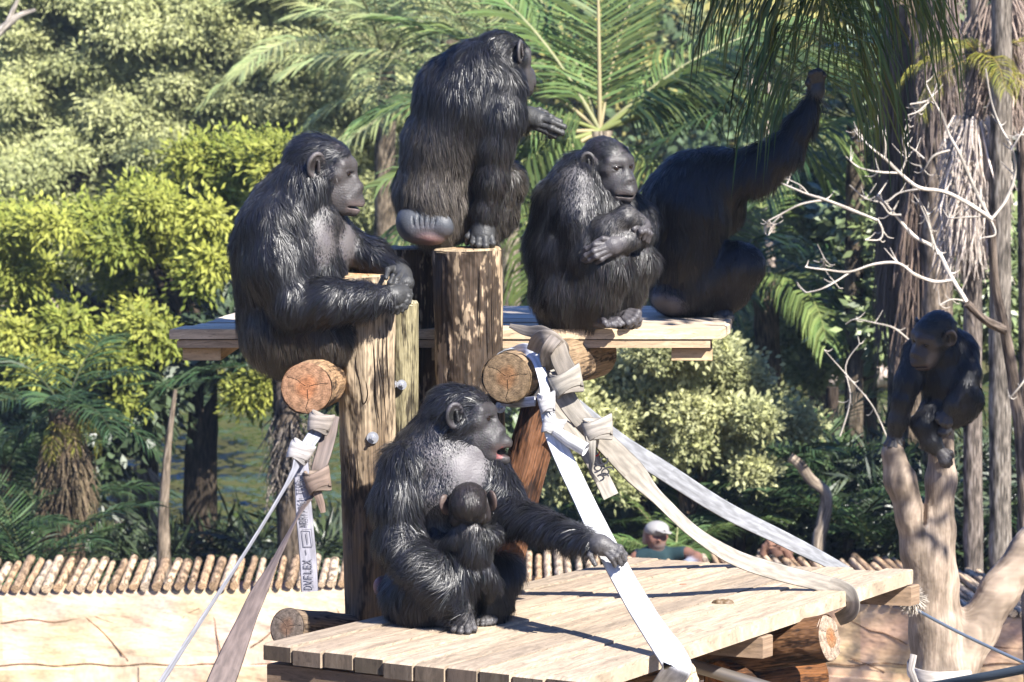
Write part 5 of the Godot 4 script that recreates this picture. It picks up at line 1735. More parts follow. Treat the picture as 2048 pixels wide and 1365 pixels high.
# ---------------------------------------------------------------- plants
func leaf_clump(n: int, size: float, leaf: float, slim: float, flat: float, seed_: int) -> ArrayMesh:
	var g := Geo.new()
	var r := RandomNumberGenerator.new()
	r.seed = seed_
	for i in n:
		var c := Vector3(r.randfn(), r.randfn() * flat, r.randfn()) * size * 0.42
		var d := (c.normalized() + Vector3(r.randfn(), r.randfn() * flat - 0.25, r.randfn()) * 0.7).normalized()
		var up := (Vector3.UP * 1.1 + Vector3(r.randfn(), r.randfn(), r.randfn()) * 0.55).normalized()
		var s := d.cross(up).normalized()
		var l := leaf * r.randf_range(0.7, 1.3)
		var m := c + d * l * 0.5 - up * l * 0.02
		var e := c + d * l - up * l * 0.16
		var tone := r.randf_range(0.7, 1.3)
		g.col = Color(tone, tone, tone * r.randf_range(0.8, 1.1))
		var nn := s.cross(d).normalized()
		if nn.y < 0: nn = -nn
		var n0 := (nn + c.normalized() * 0.35).normalized()
		var i0 := g.vert(c, n0)
		g.vert(m - s * l * slim, n0); g.vert(m + s * l * slim, n0); g.vert(e, n0)
		if (g.v[i0 + 1] - g.v[i0]).cross(g.v[i0 + 3] - g.v[i0]).dot(n0) > 0:
			g.tri(i0, i0 + 1, i0 + 3); g.tri(i0, i0 + 3, i0 + 2)
		else:
			g.tri(i0, i0 + 3, i0 + 1); g.tri(i0, i0 + 2, i0 + 3)
	return g.mesh()

# pads: [centre, radii (Vector3), number of clumps]
func crown(parent: Node3D, called: String, mesh: Mesh, m: Material, pads: Array, ca: Color, cb: Color, sc: float, seed_: int, level := 0.5, upb := 0.9) -> MultiMeshInstance3D:
	var r := RandomNumberGenerator.new()
	r.seed = seed_
	var n := 0
	for p in pads:
		n += int(p[2])
	var mm := MultiMesh.new()
	mm.transform_format = MultiMesh.TRANSFORM_3D
	mm.use_colors = true
	mm.mesh = mesh
	mm.instance_count = n
	var at := 0
	for p in pads:
		var c: Vector3 = p[0]
		var rad: Vector3 = p[1]
		var padtone := r.randf()
		for k in int(p[2]):
			var d := Vector3(r.randfn(), r.randfn(), r.randfn()).normalized()
			if d.y < -0.2 and r.randf() < level:
				d.y = -d.y
			var rr := pow(r.randf(), 0.35)
			var pos := c + d * rad * rr - parent.position
			# a spray turns its leaves outwards and up to the light
			var ay := (d * 0.6 + Vector3(0.45, 0.62, 0.55) * upb + Vector3(r.randfn(), r.randfn(), r.randfn()) * 0.35).normalized()
			var az := ay.cross(Vector3(r.randfn(), r.randfn(), r.randfn())).normalized()
			var tilt := Basis(ay.cross(az), ay, az)
			mm.set_instance_transform(at, Transform3D(tilt * Basis.from_scale(Vector3.ONE * sc * r.randf_range(0.7, 1.35)), pos))
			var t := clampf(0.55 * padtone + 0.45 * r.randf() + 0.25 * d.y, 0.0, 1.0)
			var tone := r.randf_range(0.75, 1.2)
			var col := ca.lerp(cb, t) * tone
			mm.set_instance_color(at, Color(col.r, col.g, col.b))
			at += 1
	var o := MultiMeshInstance3D.new()
	o.name = called
	o.multimesh = mm
	o.material_override = m
	parent.add_child(o, true)
	o.set_meta("kind", "stuff")
	return o

func limb(g: Geo, list: Array, r0: float, r1: float, d := -1.0, lump := 0.10) -> void:
	var p := smooth_path(pts(list, d), 5)
	var rad := PackedFloat32Array()
	for i in p.size():
		rad.append(lerpf(r0, r1, i / (p.size() - 1.0)))
	g.tube(p, rad, 10, true, true, lump, 0.6)

func pad(x: float, y: float, d: float, rx: float, ry: float, n: int, deep := 1.0) -> Array:
	var s := d / 6000.0
	return [P(x, y, d), Vector3(rx * s, ry * s, rx * s * deep), n]

# a feather palm leaf: rachis along -z that arches over, leaflets on both sides
func frond_mesh(length: float, leaflet: float, arch: float, hang: float, n: int, seed_: int, green: Color, stalk: Color, wid := 0.027, ragged := 0.0) -> ArrayMesh:
	var g := Geo.new()
	var r := RandomNumberGenerator.new()
	r.seed = seed_
	var path := PackedVector3Array(); var rad := PackedFloat32Array()
	var steps := 14
	var ang := 0.0
	var p := Vector3.ZERO
	for i in steps + 1:
		path.append(p)
		rad.append(lerpf(0.022, 0.003, float(i) / steps) * length / 2.2)
		ang = arch * pow(float(i) / steps, 1.6)
		p += Vector3(0, -sin(ang), -cos(ang)) * length / steps
	g.col = stalk
	g.tube(path, rad, 6, true, true)
	for i in n:
		var t := lerpf(0.12, 0.995, i / (n - 1.0))
		var f := t * steps
		var k := mini(int(f), steps - 1)
		var c := path[k].lerp(path[k + 1], f - k)
		var ax := (path[k + 1] - path[k]).normalized()
		var up := Vector3.RIGHT.cross(ax)
		if up.y < 0 and absf(up.z) < 0.2: up = -up
		for s: float in [-1.0, 1.0]:
			if r.randf() < ragged:
				continue
			var l: float = leaflet * (0.45 + 0.55 * sin(PI * clampf(t * 0.85 + 0.12, 0.0, 1.0))) * r.randf_range(0.85, 1.1)
			var d := (Vector3.RIGHT * s * 1.0 + ax * lerpf(0.45, 1.2, t * t) + up * r.randf_range(0.05, 0.4)).normalized()
			var d2 := (d + Vector3.DOWN * hang * r.randf_range(0.7, 1.2)).normalized()
			var d3 := (d2 + Vector3.DOWN * hang * 1.1).normalized()
			var m := c + d * l * 0.36
			var q := m + d2 * l * 0.34
			var e := q + d3 * l * 0.30
			var w := wid * length / 2.2 * r.randf_range(0.8, 1.2)
			var sd := (ax - d * ax.dot(d)).normalized() * w
			sd = sd.rotated(d, r.randf_range(-1.1, 1.1))
			var tone := r.randf_range(0.7, 1.3)
			g.col = Color(green.r * tone * r.randf_range(0.9, 1.15), green.g * tone, green.b * tone)
			var nn := sd.cross(d).normalized()
			var i0 := g.vert(c - sd * 0.3, nn)
			g.vert(c + sd * 0.3, nn); g.vert(m - sd * 0.5, nn); g.vert(m + sd * 0.5, nn); g.vert(q - sd * 0.42, nn); g.vert(q + sd * 0.42, nn); g.vert(e, nn)
			var face := (g.v[i0 + 1] - g.v[i0]).cross(g.v[i0 + 3] - g.v[i0]).dot(nn) > 0
			for tr in [[0, 1, 3], [0, 3, 2], [2, 3, 5], [2, 5, 4], [4, 5, 6]]:
				if face:
					g.tri(i0 + tr[0], i0 + tr[1], i0 + tr[2])
				else:
					g.tri(i0 + tr[0], i0 + tr[2], i0 + tr[1])
	return g.mesh()

# frond set at a point, heading (degrees: 0 right, 90 away, 180 left, 270 towards us), rise in degrees, roll
func place_frond(o: Node3D, mesh: Mesh, at: Vector3, heading: float, rise: float, sc := 1.0, roll := 0.0) -> MeshInstance3D:
	var h := deg_to_rad(heading)
	var e := deg_to_rad(rise)
	var dir := Vector3(cos(h) * cos(e), sin(e), -sin(h) * cos(e))
	var q := part("frond", mesh, M.frond, o)
	var up := Vector3.UP if absf(dir.y) < 0.98 else Vector3(0, 0, 1)
	q.transform = Transform3D(Basis.looking_at(dir, up) * Basis(Vector3.BACK, deg_to_rad(roll)) * Basis.from_scale(Vector3.ONE * sc), at - o.position)
	return q

func trunk_part(o: Node3D, list: Array, d: float, r0: float, r1: float, col: Color, lump := 0.12, called := "trunk") -> void:
	var g := Geo.new()
	g.o = o.position
	g.col = col
	limb(g, list, r0, r1, d, lump)
	part(called, g.mesh(), M.bark, o)

func skirt(o: Node3D, called: String, at: Vector3, h: float, r0: float, n: int, col: Color, seed_: int) -> void:
	# dead leaves hanging round a trunk
	var g := Geo.new()
	g.o = o.position
	var r := RandomNumberGenerator.new()
	r.seed = seed_
	for i in n:
		var a := r.randf() * TAU
		var dir := Vector3(cos(a), 0, sin(a))
		var y0 := -r.randf() * h * 0.75
		var l := h * r.randf_range(0.2, 0.45)
		var p0 := at + dir * r0 * r.randf_range(0.5, 0.9) + Vector3(0, y0, 0)
		var p1 := p0 + dir * r0 * r.randf_range(0.2, 0.6) + Vector3(0, -l * 0.5, 0)
		var p2 := p1 + dir * r0 * r.randf_range(-0.2, 0.3) + Vector3(r.randfn() * 0.03, -l * 0.5, 0)
		g.col = col * r.randf_range(0.5, 1.25)
		var w := r.randf_range(0.003, 0.009)
		g.tube(PackedVector3Array([p0, p1, p2]), PackedFloat32Array([w, w * 0.9, w * 0.3]), 3, false, false)
	part(called, g.mesh(), M.soil, o)

var SH := {}

func plant_shapes() -> void:
	SH.spray = leaf_clump(26, 0.30, 0.085, 0.17, 0.22, 101)
	SH.spray2 = leaf_clump(22, 0.34, 0.12, 0.20, 0.30, 102)
	SH.broad = leaf_clump(16, 0.22, 0.085, 0.26, 0.9, 103)
	SH.far = leaf_clump(36, 0.9, 0.22, 0.30, 0.6, 104)
	SH.dark = leaf_clump(18, 0.34, 0.16, 0.22, 0.8, 105)
	SH.blades = leaf_clump(16, 0.45, 0.42, 0.045, 0.8, 106)
	SH.f1 = frond_mesh(2.3, 0.72, 0.9, 0.5, 62, 1, Color(0.100, 0.155, 0.052), Color(0.26, 0.26, 0.13))
	SH.f2 = frond_mesh(2.3, 0.80, 1.5, 1.0, 66, 2, Color(0.120, 0.170, 0.055), Color(0.22, 0.25, 0.09))
	SH.f3 = frond_mesh(2.0, 0.62, 0.6, 0.4, 52, 3, Color(0.120, 0.172, 0.058), Color(0.34, 0.29, 0.16))
	SH.dark1 = frond_mesh(1.5, 0.50, 1.0, 0.5, 34, 4, Color(0.034, 0.062, 0.025), Color(0.06, 0.07, 0.03))
	SH.dark2 = frond_mesh(1.3, 0.42, 0.5, 0.3, 30, 5, Color(0.046, 0.082, 0.030), Color(0.07, 0.08, 0.03))
	SH.pale = frond_mesh(2.2, 0.50, 1.1, 0.6, 48, 6, Color(0.250, 0.290, 0.125), Color(0.25, 0.25, 0.13), 0.024)
	SH.hang = frond_mesh(2.4, 0.72, 1.55, 1.3, 72, 7, Color(0.070, 0.105, 0.030), Color(0.10, 0.10, 0.04), 0.016, 0.05)
	SH.ripe = frond_mesh(1.0, 0.36, 1.3, 0.8, 34, 8, Color(0.20, 0.20, 0.035), Color(0.30, 0.22, 0.06), 0.022)

func palm(called: String, label: String, foot: Array, top: Vector3, r0: float, r1: float, col: Color, fr: Array, grp := "") -> Node3D:
	var o := thing(called, label, "palm tree", foot[0], grp)
	var g := Geo.new()
	g.o = o.position
	g.col = col
	var a: Vector3 = foot[0]
	var path := PackedVector3Array(); var rad := PackedFloat32Array()
	for i in 25:
		var t := i / 24.0
		path.append(a.lerp(top, t) + Vector3(sin(t * PI) * foot[1], 0, 0))
		rad.append(lerpf(r0, r1, t) * (1.0 + 0.07 * (i % 2)))
	g.tube(path, rad, 12, true, true, 0.10, 0.7)
	part("trunk", g.mesh(), M.bark, o)
	for f in fr:
		place_frond(o, SH[f[0]], top, f[1], f[2], f[3], f[4] if f.size() > 4 else 0.0)
	return o

func ground_at(x: float, z: float) -> float:
	return 0.0 if z > -24.0 else (-0.3 if z > -26.0 else 1.0)

func plants() -> void:
	plant_shapes()
	big_tree()
	yellow_tree()
	left_bank()
	palms()
	shrubs()
	right_side()
	bare_tree()
	far_bank()
	shade_tree()
	hanging_leaves()

func big_tree() -> void:
	var d := 37.0
	var foot := P(20, 830, d)
	foot.y = -0.2
	var o := thing("spreading_tree", "huge pale green spreading tree filling the upper left behind the lake", "tree", foot)
	var g := Geo.new()
	g.o = o.position
	g.col = Color(0.40, 0.36, 0.29)
	limb(g, [[18, 960, 36], [22, 700, 36], [24, 430, 36], [60, 330, 36.5]], 0.32, 0.14)
	limb(g, [[24, 440, 36], [-30, 330, 36], [-90, 220, 37]], 0.16, 0.05)
	limb(g, [[40, 380, 36], [120, 300, 37], [260, 250, 38], [380, 200, 38]], 0.14, 0.05)
	g.col = Color(0.09, 0.07, 0.055)
	limb(g, [[60, 400, 36.4], [110, 345, 36.3], [170, 320, 36.2], [240, 300, 36.7]], 0.11, 0.06)
	limb(g, [[120, 410, 36], [150, 360, 36], [200, 330, 36], [300, 260, 36.5]], 0.11, 0.05)
	limb(g, [[330, 250, 36.6], [400, 232, 36.3], [440, 215, 36.4], [540, 150, 36.8]], 0.08, 0.03)
	limb(g, [[260, 420, 37], [300, 330, 37], [420, 240, 37.5]], 0.12, 0.05)
	g.col = Color(0.36, 0.28, 0.22)
	limb(g, [[278, 470, 36], [275, 390, 36], [282, 330, 36]], 0.09, 0.06)
	part("trunk", g.mesh(), M.bark, o)
	var r := RandomNumberGenerator.new()
	r.seed = 77
	var pads := []
	var tries := 0
	while pads.size() < 330 and tries < 3000:
		tries += 1
		var x := r.randf_range(-90, 830)
		var y := r.randf_range(-110, 520)
		# right flank of the crown leans out to (815, 250) and comes back in below
		var edge := 650.0 + 170.0 * smoothstep(-60.0, 220.0, y) - 60.0 * smoothstep(330.0, 520.0, y)
		if x > edge - 30.0:
			continue
		if y > 300.0 and y < 420.0 and x > 80.0 and x < 260.0 and r.randf() < 0.55:
			continue
		var dd := d + r.randf_range(-1.4, 2.0)
		pads.append(pad(x, y, dd, r.randf_range(50, 100), r.randf_range(18, 34), r.randi_range(150, 220), 1.0))
	crown(o, "crown", SH.spray, M.leaf_pale, pads, Color(0.290, 0.320, 0.145), Color(0.460, 0.470, 0.245), 0.74, 5, 0.5, 1.0)
	# bleached dead limb at the top left corner
	var w := Geo.new()
	w.o = o.position
	w.col = Color(0.50, 0.47, 0.43)
	limb(w, [[-30, 90, 34], [14, 50, 34], [40, 30, 34], [70, 20, 34]], 0.06, 0.02)
	limb(w, [[10, 54, 34], [30, 10, 34], [44, -20, 34]], 0.035, 0.015)
	part("dead_limb", w.mesh(), M.bark, o)

func yellow_tree() -> void:
	var foot := P(300, 1120, 24.2)
	foot.y = -0.3
	var o := thing("young_leaved_tree", "yellow-green tree with flat leaf layers leaning over the water at left", "tree", foot)
	var g := Geo.new()
	g.o = o.position
	g.col = Color(0.07, 0.055, 0.045)
	limb(g, [[402, 1150, 24.6], [400, 960, 24.6], [406, 800, 24.6], [390, 660, 24.8], [330, 570, 25]], 0.16, 0.09)
	limb(g, [[404, 820, 24.6], [340, 720, 24.8], [230, 640, 25], [120, 560, 25.2]], 0.07, 0.03)
	limb(g, [[390, 660, 24.8], [290, 590, 25], [220, 600, 25], [150, 650, 24.6]], 0.06, 0.03)
	limb(g, [[350, 590, 25], [420, 470, 25.3], [500, 370, 25.5]], 0.06, 0.025)
	limb(g, [[330, 570, 25], [260, 480, 25.4], [170, 420, 25.6]], 0.06, 0.025)
	g.col = Color(0.34, 0.30, 0.26)
	limb(g, [[100, 600, 24.4], [112, 615, 24.4], [125, 640, 24.4], [138, 648, 24.4]], 0.03, 0.015)
	part("trunk", g.mesh(), M.bark, o)
	var pads := []
	var spots := [[60, 470, 95], [150, 435, 90], [245, 432, 80], [330, 380, 85], [400, 345, 80], [470, 325, 80], [530, 350, 70], [560, 410, 60], [90, 545, 95], [200, 500, 90], [290, 470, 70], [390, 420, 70], [60, 640, 85], [20, 560, 80], [170, 640, 80], [230, 676, 75], [300, 652, 55], [100, 715, 95], [230, 716, 85], [20, 735, 80], [320, 690, 60], [460, 420, 60], [470, 500, 50], [300, 745, 40], [180, 760, 60], [60, 770, 70], [250, 770, 30], [510, 770, 45], [480, 790, 30], [420, 520, 46], [-20, 480, 80], [-20, 660, 80], [530, 300, 60], [380, 560, 40], [240, 560, 34]]
	var r := RandomNumberGenerator.new()
	r.seed = 8
	for s in spots:
		for k in 3:
			pads.append(pad(s[0] + r.randfn() * s[2] * 0.40, s[1] + r.randfn() * 15.0, 24.8 + r.randf_range(-1.0, 1.2), s[2] * r.randf_range(0.35, 0.6), r.randf_range(4, 9), int(s[2] * 0.62)))
	crown(o, "crown", SH.spray2, M.leaf_pale, pads, Color(0.150, 0.190, 0.034), Color(0.330, 0.340, 0.070), 0.50, 6, 0.5, 1.0)

func left_bank() -> void:
	# feather palms and trunks on the near bank
	var f := P(112, 1135, 22.5)
	f.y = 0.0
	var q := palm("bank_palm", "shaggy palm on the near bank at lower left with yellowing drooping leaves", [f, 0.05], P(128, 820, 22.5), 0.14, 0.12, Color(0.16, 0.12, 0.09), [["dark1", 75, 45, 0.75], ["dark1", 130, 35, 0.75], ["dark1", 180, 20, 0.75], ["dark1", 230, 20, 0.7], ["dark1", 300, 15, 0.65], ["dark1", 345, -5, 0.6], ["dark1", 200, -20, 0.7], ["dark2", 270, 20, 0.8], ["dark1", 320, 40, 0.65], ["ripe", 250, -35, 0.45], ["ripe", 310, -40, 0.4], ["ripe", 335, -20, 0.45]], "palms on the near bank")
	skirt(q, "dead_leaves", P(128, 870, 22.5), 0.7, 0.17, 420, Color(0.13, 0.10, 0.065), 3)
	var f2 := P(275, 1135, 25.6)
	f2.y = -0.5
	var q2 := palm("bank_palm", "slim palm trunk on the near bank wrapped in pale tan dead leaves", [f2, 0.06], P(290, 600, 25.6), 0.085, 0.07, Color(0.13, 0.10, 0.08), [["dark1", 40, 60, 0.5], ["dark1", 140, 60, 0.5], ["dark1", 200, 50, 0.5], ["dark2", 270, 60, 0.5]], "palms on the near bank")
	skirt(q2, "dead_leaves", P(272, 935, 25.5), 0.80, 0.16, 800, Color(0.46, 0.37, 0.29), 4)
	skirt(q2, "dead_leaves", P(205, 740, 25.4), 0.55, 0.15, 260, Color(0.30, 0.27, 0.16), 5)
	var f3 := P(365, 1140, 21.8)
	f3.y = 0.0
	palm("bank_palm", "thin bare leaning trunk on the near bank with a wispy top", [f3, -0.12], P(350, 780, 21.8), 0.085, 0.014, Color(0.25, 0.21, 0.17), [["dark2", 150, 10, 0.35], ["dark2", 30, 20, 0.3]], "palms on the near bank")
	var f4 := P(590, 1140, 23.0)
	f4.y = 0.0
	var q4 := palm("bank_palm", "dark palm trunk behind the hanging printed hose with drooping dark leaves", [f4, 0.0], P(570, 740, 23.0), 0.11, 0.10, Color(0.12, 0.10, 0.085), [["dark1", 170, 5, 0.8], ["dark1", 30, 20, 1.0], ["dark1", 330, 0, 1.0], ["dark1", 100, 50, 0.8], ["dark1", 300, 20, 0.9]], "palms on the near bank")
	skirt(q4, "dead_leaves", P(580, 830, 23.0), 0.7, 0.16, 200, Color(0.20, 0.17, 0.14), 8)
	# low fans of dark leaves along the water's edge
	var spots := [[-10, 1060, 22.0], [60, 1125, 21.6], [90, 1000, 23.4], [10, 900, 23.5]]
	var r := RandomNumberGenerator.new()
	r.seed = 12
	for s in spots:
		var at := P(s[0], s[1], s[2])
		var o := thing("fern_palm", _fern_label(spots.find(s)), "palm plant", Vector3(at.x, 0.0 if s[2] < 23.0 else -0.2, at.z), "low palms along the water")
		for k in 9:
			place_frond(o, SH.dark2 if k % 2 else SH.dark1, at + Vector3(0, -0.15, 0), k * 40.0 + r.randf_range(-15, 15), r.randf_range(15, 65), r.randf_range(0.45, 0.8))
		var st := Geo.new()
		st.o = o.position
		st.col = Color(0.08, 0.06, 0.04)
		st.tube(PackedVector3Array([o.position - Vector3(0, 0.1, 0), at + Vector3(0, -0.12, 0)]), PackedFloat32Array([0.07, 0.05]), 8)
		part("stem", st.mesh(), M.bark, o)
	# dark leafy mass hanging over the bank
	var b := thing("bank_thicket", "dark leafy thicket on the near bank at the far left above the wall", "bush", Vector3(P(60, 900, 24).x, 0, -24.0))
	var pads := []
	for s in [[20, 830, 70, 50], [110, 800, 70, 40], [200, 830, 60, 40], [50, 920, 70, 45], [290, 800, 40, 40], [170, 900, 50, 40], [0, 1010, 60, 40], [560, 700, 80, 40], [470, 680, 60, 40], [650, 740, 40, 50], [640, 700, 60, 40]]:
		pads.append(pad(s[0], s[1], 24.4, s[2], s[3], 90, 0.8))
	crown(b, "foliage", SH.dark, M.leaf_glossy, pads, Color(0.018, 0.034, 0.016), Color(0.060, 0.085, 0.042), 0.75, 9)
	var e := thing("waterside_reeds", "dark low reeds and leaves at the water's edge above the pole roof", "reeds", Vector3(0, 0, -23.4))
	pads = []
	for k in 26:
		pads.append(pad(-20 + k * 29, 1135 + r.randf_range(-30, 10), 23.6 + r.randf() * 1.2, 34, 14, 9, 1.0))
	crown(e, "foliage", SH.blades, M.leaf_glossy, pads, Color(0.012, 0.022, 0.010), Color(0.040, 0.058, 0.022), 0.7, 10, 0.0)

func _fern_label(i: int) -> String:
	return ["fan of dark leaves at the left picture edge above the pole roof", "dark low palm left of the shaggy bank palm's trunk", "dark palm plant behind the shaggy bank palm", "dark palm plant high at the left picture edge"][i]

func palms() -> void:
	# the king palm in the middle
	var foot := P(1215, 900, 24.0)
	foot.y = 0.0
	var c := P(1200, 262, 24.0)
	palm("feather_palm", "big bright feather palm behind the two chimpanzees on the upper deck", [foot, 0.0], c, 0.16, 0.10, Color(0.30, 0.27, 0.22), [
		["f3", 100, 86, 1.05, 0], ["f1", 172, 60, 0.95, 20], ["f3", 165, 38, 1.0, -10], ["f1", 182, 20, 0.85, 10], ["f2", 205, 20, 0.75], ["f1", 10, 40, 0.95, -20], ["f2", 350, 24, 0.95], ["f2", 215, -12, 0.95], ["f2", 190, -25, 0.9], ["f2", 230, -35, 0.85], ["f2", 335, -28, 0.8], ["f1", 128, 62, 0.9], ["f3", 60, 70, 0.8], ["f2", 2, 36, 1.12], ["f2", 22, 18, 1.0], ["f3", 205, 0, 1.0], ["f3", 218, -22, 1.0], ["f1", 196, -14, 1.0]], "feather palms over the lake")
	# yellow leaf bases drooping at its left
	var p2 := P(1000, 210, 31.0)
	var f2 := P(1000, 900, 31.0)
	f2.y = -0.4
	palm("feather_palm", "pale feather palm behind the highest chimpanzee's head", [f2, 0.1], p2, 0.14, 0.10, Color(0.25, 0.22, 0.18), [["pale", 150, 60, 1.0], ["pale", 180, 45, 1.1], ["pale", 200, 30, 1.1], ["pale", 170, 15, 1.0], ["pale", 210, 5, 1.0], ["pale", 120, 75, 1.0], ["pale", 260, 55, 1.0], ["pale", 230, 60, 1.1], ["pale", 190, 72, 1.1], ["pale", 240, -10, 0.9]], "feather palms over the lake")
	var p3 := P(770, 130, 34.0)
	var f3 := P(770, 900, 34.0)
	f3.y = -0.5
	palm("feather_palm", "dense dark-gapped feather palm between the spreading tree and the highest chimpanzee", [f3, 0.0], p3, 0.15, 0.11, Color(0.18, 0.15, 0.12), [["pale", 150, 40, 1.1], ["pale", 30, 40, 1.1], ["pale", 90, 70, 1.1], ["pale", 200, 55, 1.0], ["pale", 340, 55, 1.0], ["pale", 260, 40, 1.1], ["pale", 290, 30, 1.1], ["pale", 230, 20, 1.1], ["pale", 320, 10, 1.0], ["pale", 0, 15, 1.0], ["pale", 180, 10, 1.0], ["pale", 270, 5, 1.0], ["pale", 250, 70, 1.1], ["pale", 20, 75, 1.1]], "feather palms over the lake")
	var p4 := P(900, 20, 36.0)
	var f4 := P(900, 900, 36.0)
	f4.y = -0.5
	palm("feather_palm", "tall feather palm whose leaves spread along the top edge left of centre", [f4, 0.0], p4, 0.15, 0.11, Color(0.18, 0.15, 0.12), [["pale", 150, 30, 1.2], ["pale", 90, 60, 1.1], ["pale", 200, 45, 1.2], ["pale", 260, 30, 1.1], ["pale", 230, 5, 1.1], ["pale", 180, -5, 1.1]], "feather palms over the lake")
	var p5 := P(1530, 560, 25.0)
	var f5 := P(1560, 1100, 25.0)
	f5.y = -0.3
	palm("feather_palm", "drooping grey-green palm right of the reaching chimpanzee's knee", [f5, 0.0], p5, 0.13, 0.10, Color(0.16, 0.13, 0.10), [["dark1", 150, 30, 1.3], ["dark1", 30, 20, 1.3], ["f2", 200, 10, 0.7], ["f2", 330, 0, 0.7], ["dark1", 260, 30, 1.2], ["f2", 290, 10, 0.6], ["dark1", 230, -10, 1.2], ["f2", 180, -10, 0.65], ["dark1", 0, -20, 1.2], ["f2", 90, 60, 0.7]], "feather palms over the lake")

func shrubs() -> void:
	var at := P(1370, 960, 21.5)
	var o := thing("pale_shrub", "round pale yellow-green small-leaved shrub under the upper deck's right end", "shrub", Vector3(at.x, 0, at.z))
	var g := Geo.new()
	g.o = o.position
	g.col = Color(0.12, 0.09, 0.07)
	limb(g, [[1380, 1180, 21.5], [1370, 1000, 21.5], [1330, 860, 21.5]], 0.07, 0.03)
	limb(g, [[1372, 1040, 21.5], [1430, 900, 21.6], [1480, 800, 21.7]], 0.05, 0.02)
	limb(g, [[1350, 1180, 21.5], [1270, 980, 21.6], [1220, 860, 21.8]], 0.05, 0.02)
	part("stem", g.mesh(), M.bark, o)
	var pads := []
	var r := RandomNumberGenerator.new()
	r.seed = 31
	for s in [[1210, 740, 80, 50], [1300, 720, 90, 50], [1400, 720, 80, 50], [1480, 770, 80, 50], [1540, 840, 60, 50], [1240, 820, 90, 50], [1340, 810, 90, 60], [1440, 850, 90, 50], [1250, 910, 70, 40], [1350, 900, 80, 40], [1470, 900, 60, 30], [1170, 800, 40, 60], [1180, 900, 50, 50], [1120, 860, 50, 70], [1140, 960, 50, 50]]:
		for k in 4:
			pads.append(pad(s[0] + r.randfn() * 30, s[1] + r.randfn() * 22, 21.3 + r.randf_range(-0.3, 0.5), s[2] * 0.5, s[3] * 0.5, 90, 0.8))
	crown(o, "foliage", SH.broad, M.leaf_pale, pads, Color(0.22, 0.24, 0.115), Color(0.50, 0.50, 0.27), 0.55, 12)
	var at2 := P(1640, 640, 27.0)
	var o2 := thing("pale_shrub", "light green bush beyond the water right of the reaching chimpanzee", "shrub", Vector3(at2.x, -0.3, at2.z))
	pads = []
	for s in [[1540, 600, 60, 50], [1620, 640, 70, 50], [1700, 600, 60, 50], [1560, 690, 70, 40], [1640, 560, 60, 60], [1600, 450, 50, 60], [1680, 480, 60, 60], [1560, 380, 60, 60], [1660, 360, 50, 60], [1600, 760, 60, 50], [1680, 700, 50, 30]]:
		for k in 3:
			pads.append(pad(s[0] + r.randfn() * 30, s[1] + r.randfn() * 22, 28.5 + r.randf_range(-0.8, 0.8), s[2] * 0.6, s[3] * 0.6, 55, 0.8))
	crown(o2, "foliage", SH.broad, M.leaf_pale, pads, Color(0.11, 0.145, 0.065), Color(0.30, 0.33, 0.16), 0.85, 13)
	trunk_part(o2, [[1640, 900], [1630, 700], [1600, 480]], 28.6, 0.10, 0.04, Color(0.12, 0.10, 0.08), 0.1, "stem")
	# dark growth behind the wall
	var o3 := thing("dark_undergrowth", "dark leafy undergrowth behind the wall in the middle and right", "bush", Vector3(P(1400, 1000, 22).x, 0, -22.6))
	pads = []
	for k in 70:
		var x := r.randf_range(1010, 1800)
		pads.append(pad(x, r.randf_range(940, 1120) - (60 if x < 1140 else 0), 22.6 + r.randf_range(-0.3, 1.0), 60, 36, 34, 0.8))
	crown(o3, "foliage", SH.dark, M.leaf_glossy, pads, Color(0.020, 0.036, 0.016), Color(0.080, 0.115, 0.045), 0.62, 14)
	# low palms in it
	var lab := ["bright low palm spreading behind the man in the cap", "dark low palm behind the twisted hose", "dark low palm right of the pale curved trunk", "dark low palm behind the straight white hose", "dark low palm left of the forked trunk", "dark low palm close to the brace log"]
	var spots := [[1350, 1090, 21.2], [1480, 1010, 22.0], [1700, 1040, 21.8], [1580, 960, 22.4], [1760, 1080, 21.6], [1130, 1060, 21.6]]
	for i in spots.size():
		var s: Array = spots[i]
		var a := P(s[0], s[1], s[2])
		var q := thing("fern_palm", lab[i], "palm plant", Vector3(a.x, 0, a.z), "low palms behind the wall")
		for k in 10:
			place_frond(q, (SH.f3 if k % 2 else SH.f1) if i == 0 else (SH.dark2 if k % 2 else SH.dark1), a + Vector3(0, -0.12, 0), k * 36.0 + r.randf_range(-12, 12), r.randf_range(12, 62), r.randf_range(0.30, 0.42) if i == 0 else r.randf_range(0.55, 0.95))
		var st := Geo.new()
		st.o = q.position
		st.col = Color(0.08, 0.06, 0.04)
		st.tube(PackedVector3Array([q.position - Vector3(0, 0.1, 0), a + Vector3(0, -0.1, 0)]), PackedFloat32Array([0.06, 0.045]), 8)
		part("stem", st.mesh(), M.bark, q)
	var ct := thing("curved_trunk", "pale bare crooked trunk rising behind the straight white hose", "tree trunk", Vector3(P(1640, 1150, 21).x, 0, -21.0))
	trunk_part(ct, [[1640, 1400], [1636, 1110], [1646, 1050], [1652, 990], [1622, 960], [1600, 930], [1580, 915]], 21.0, 0.055, 0.035, Color(0.36, 0.31, 0.26))

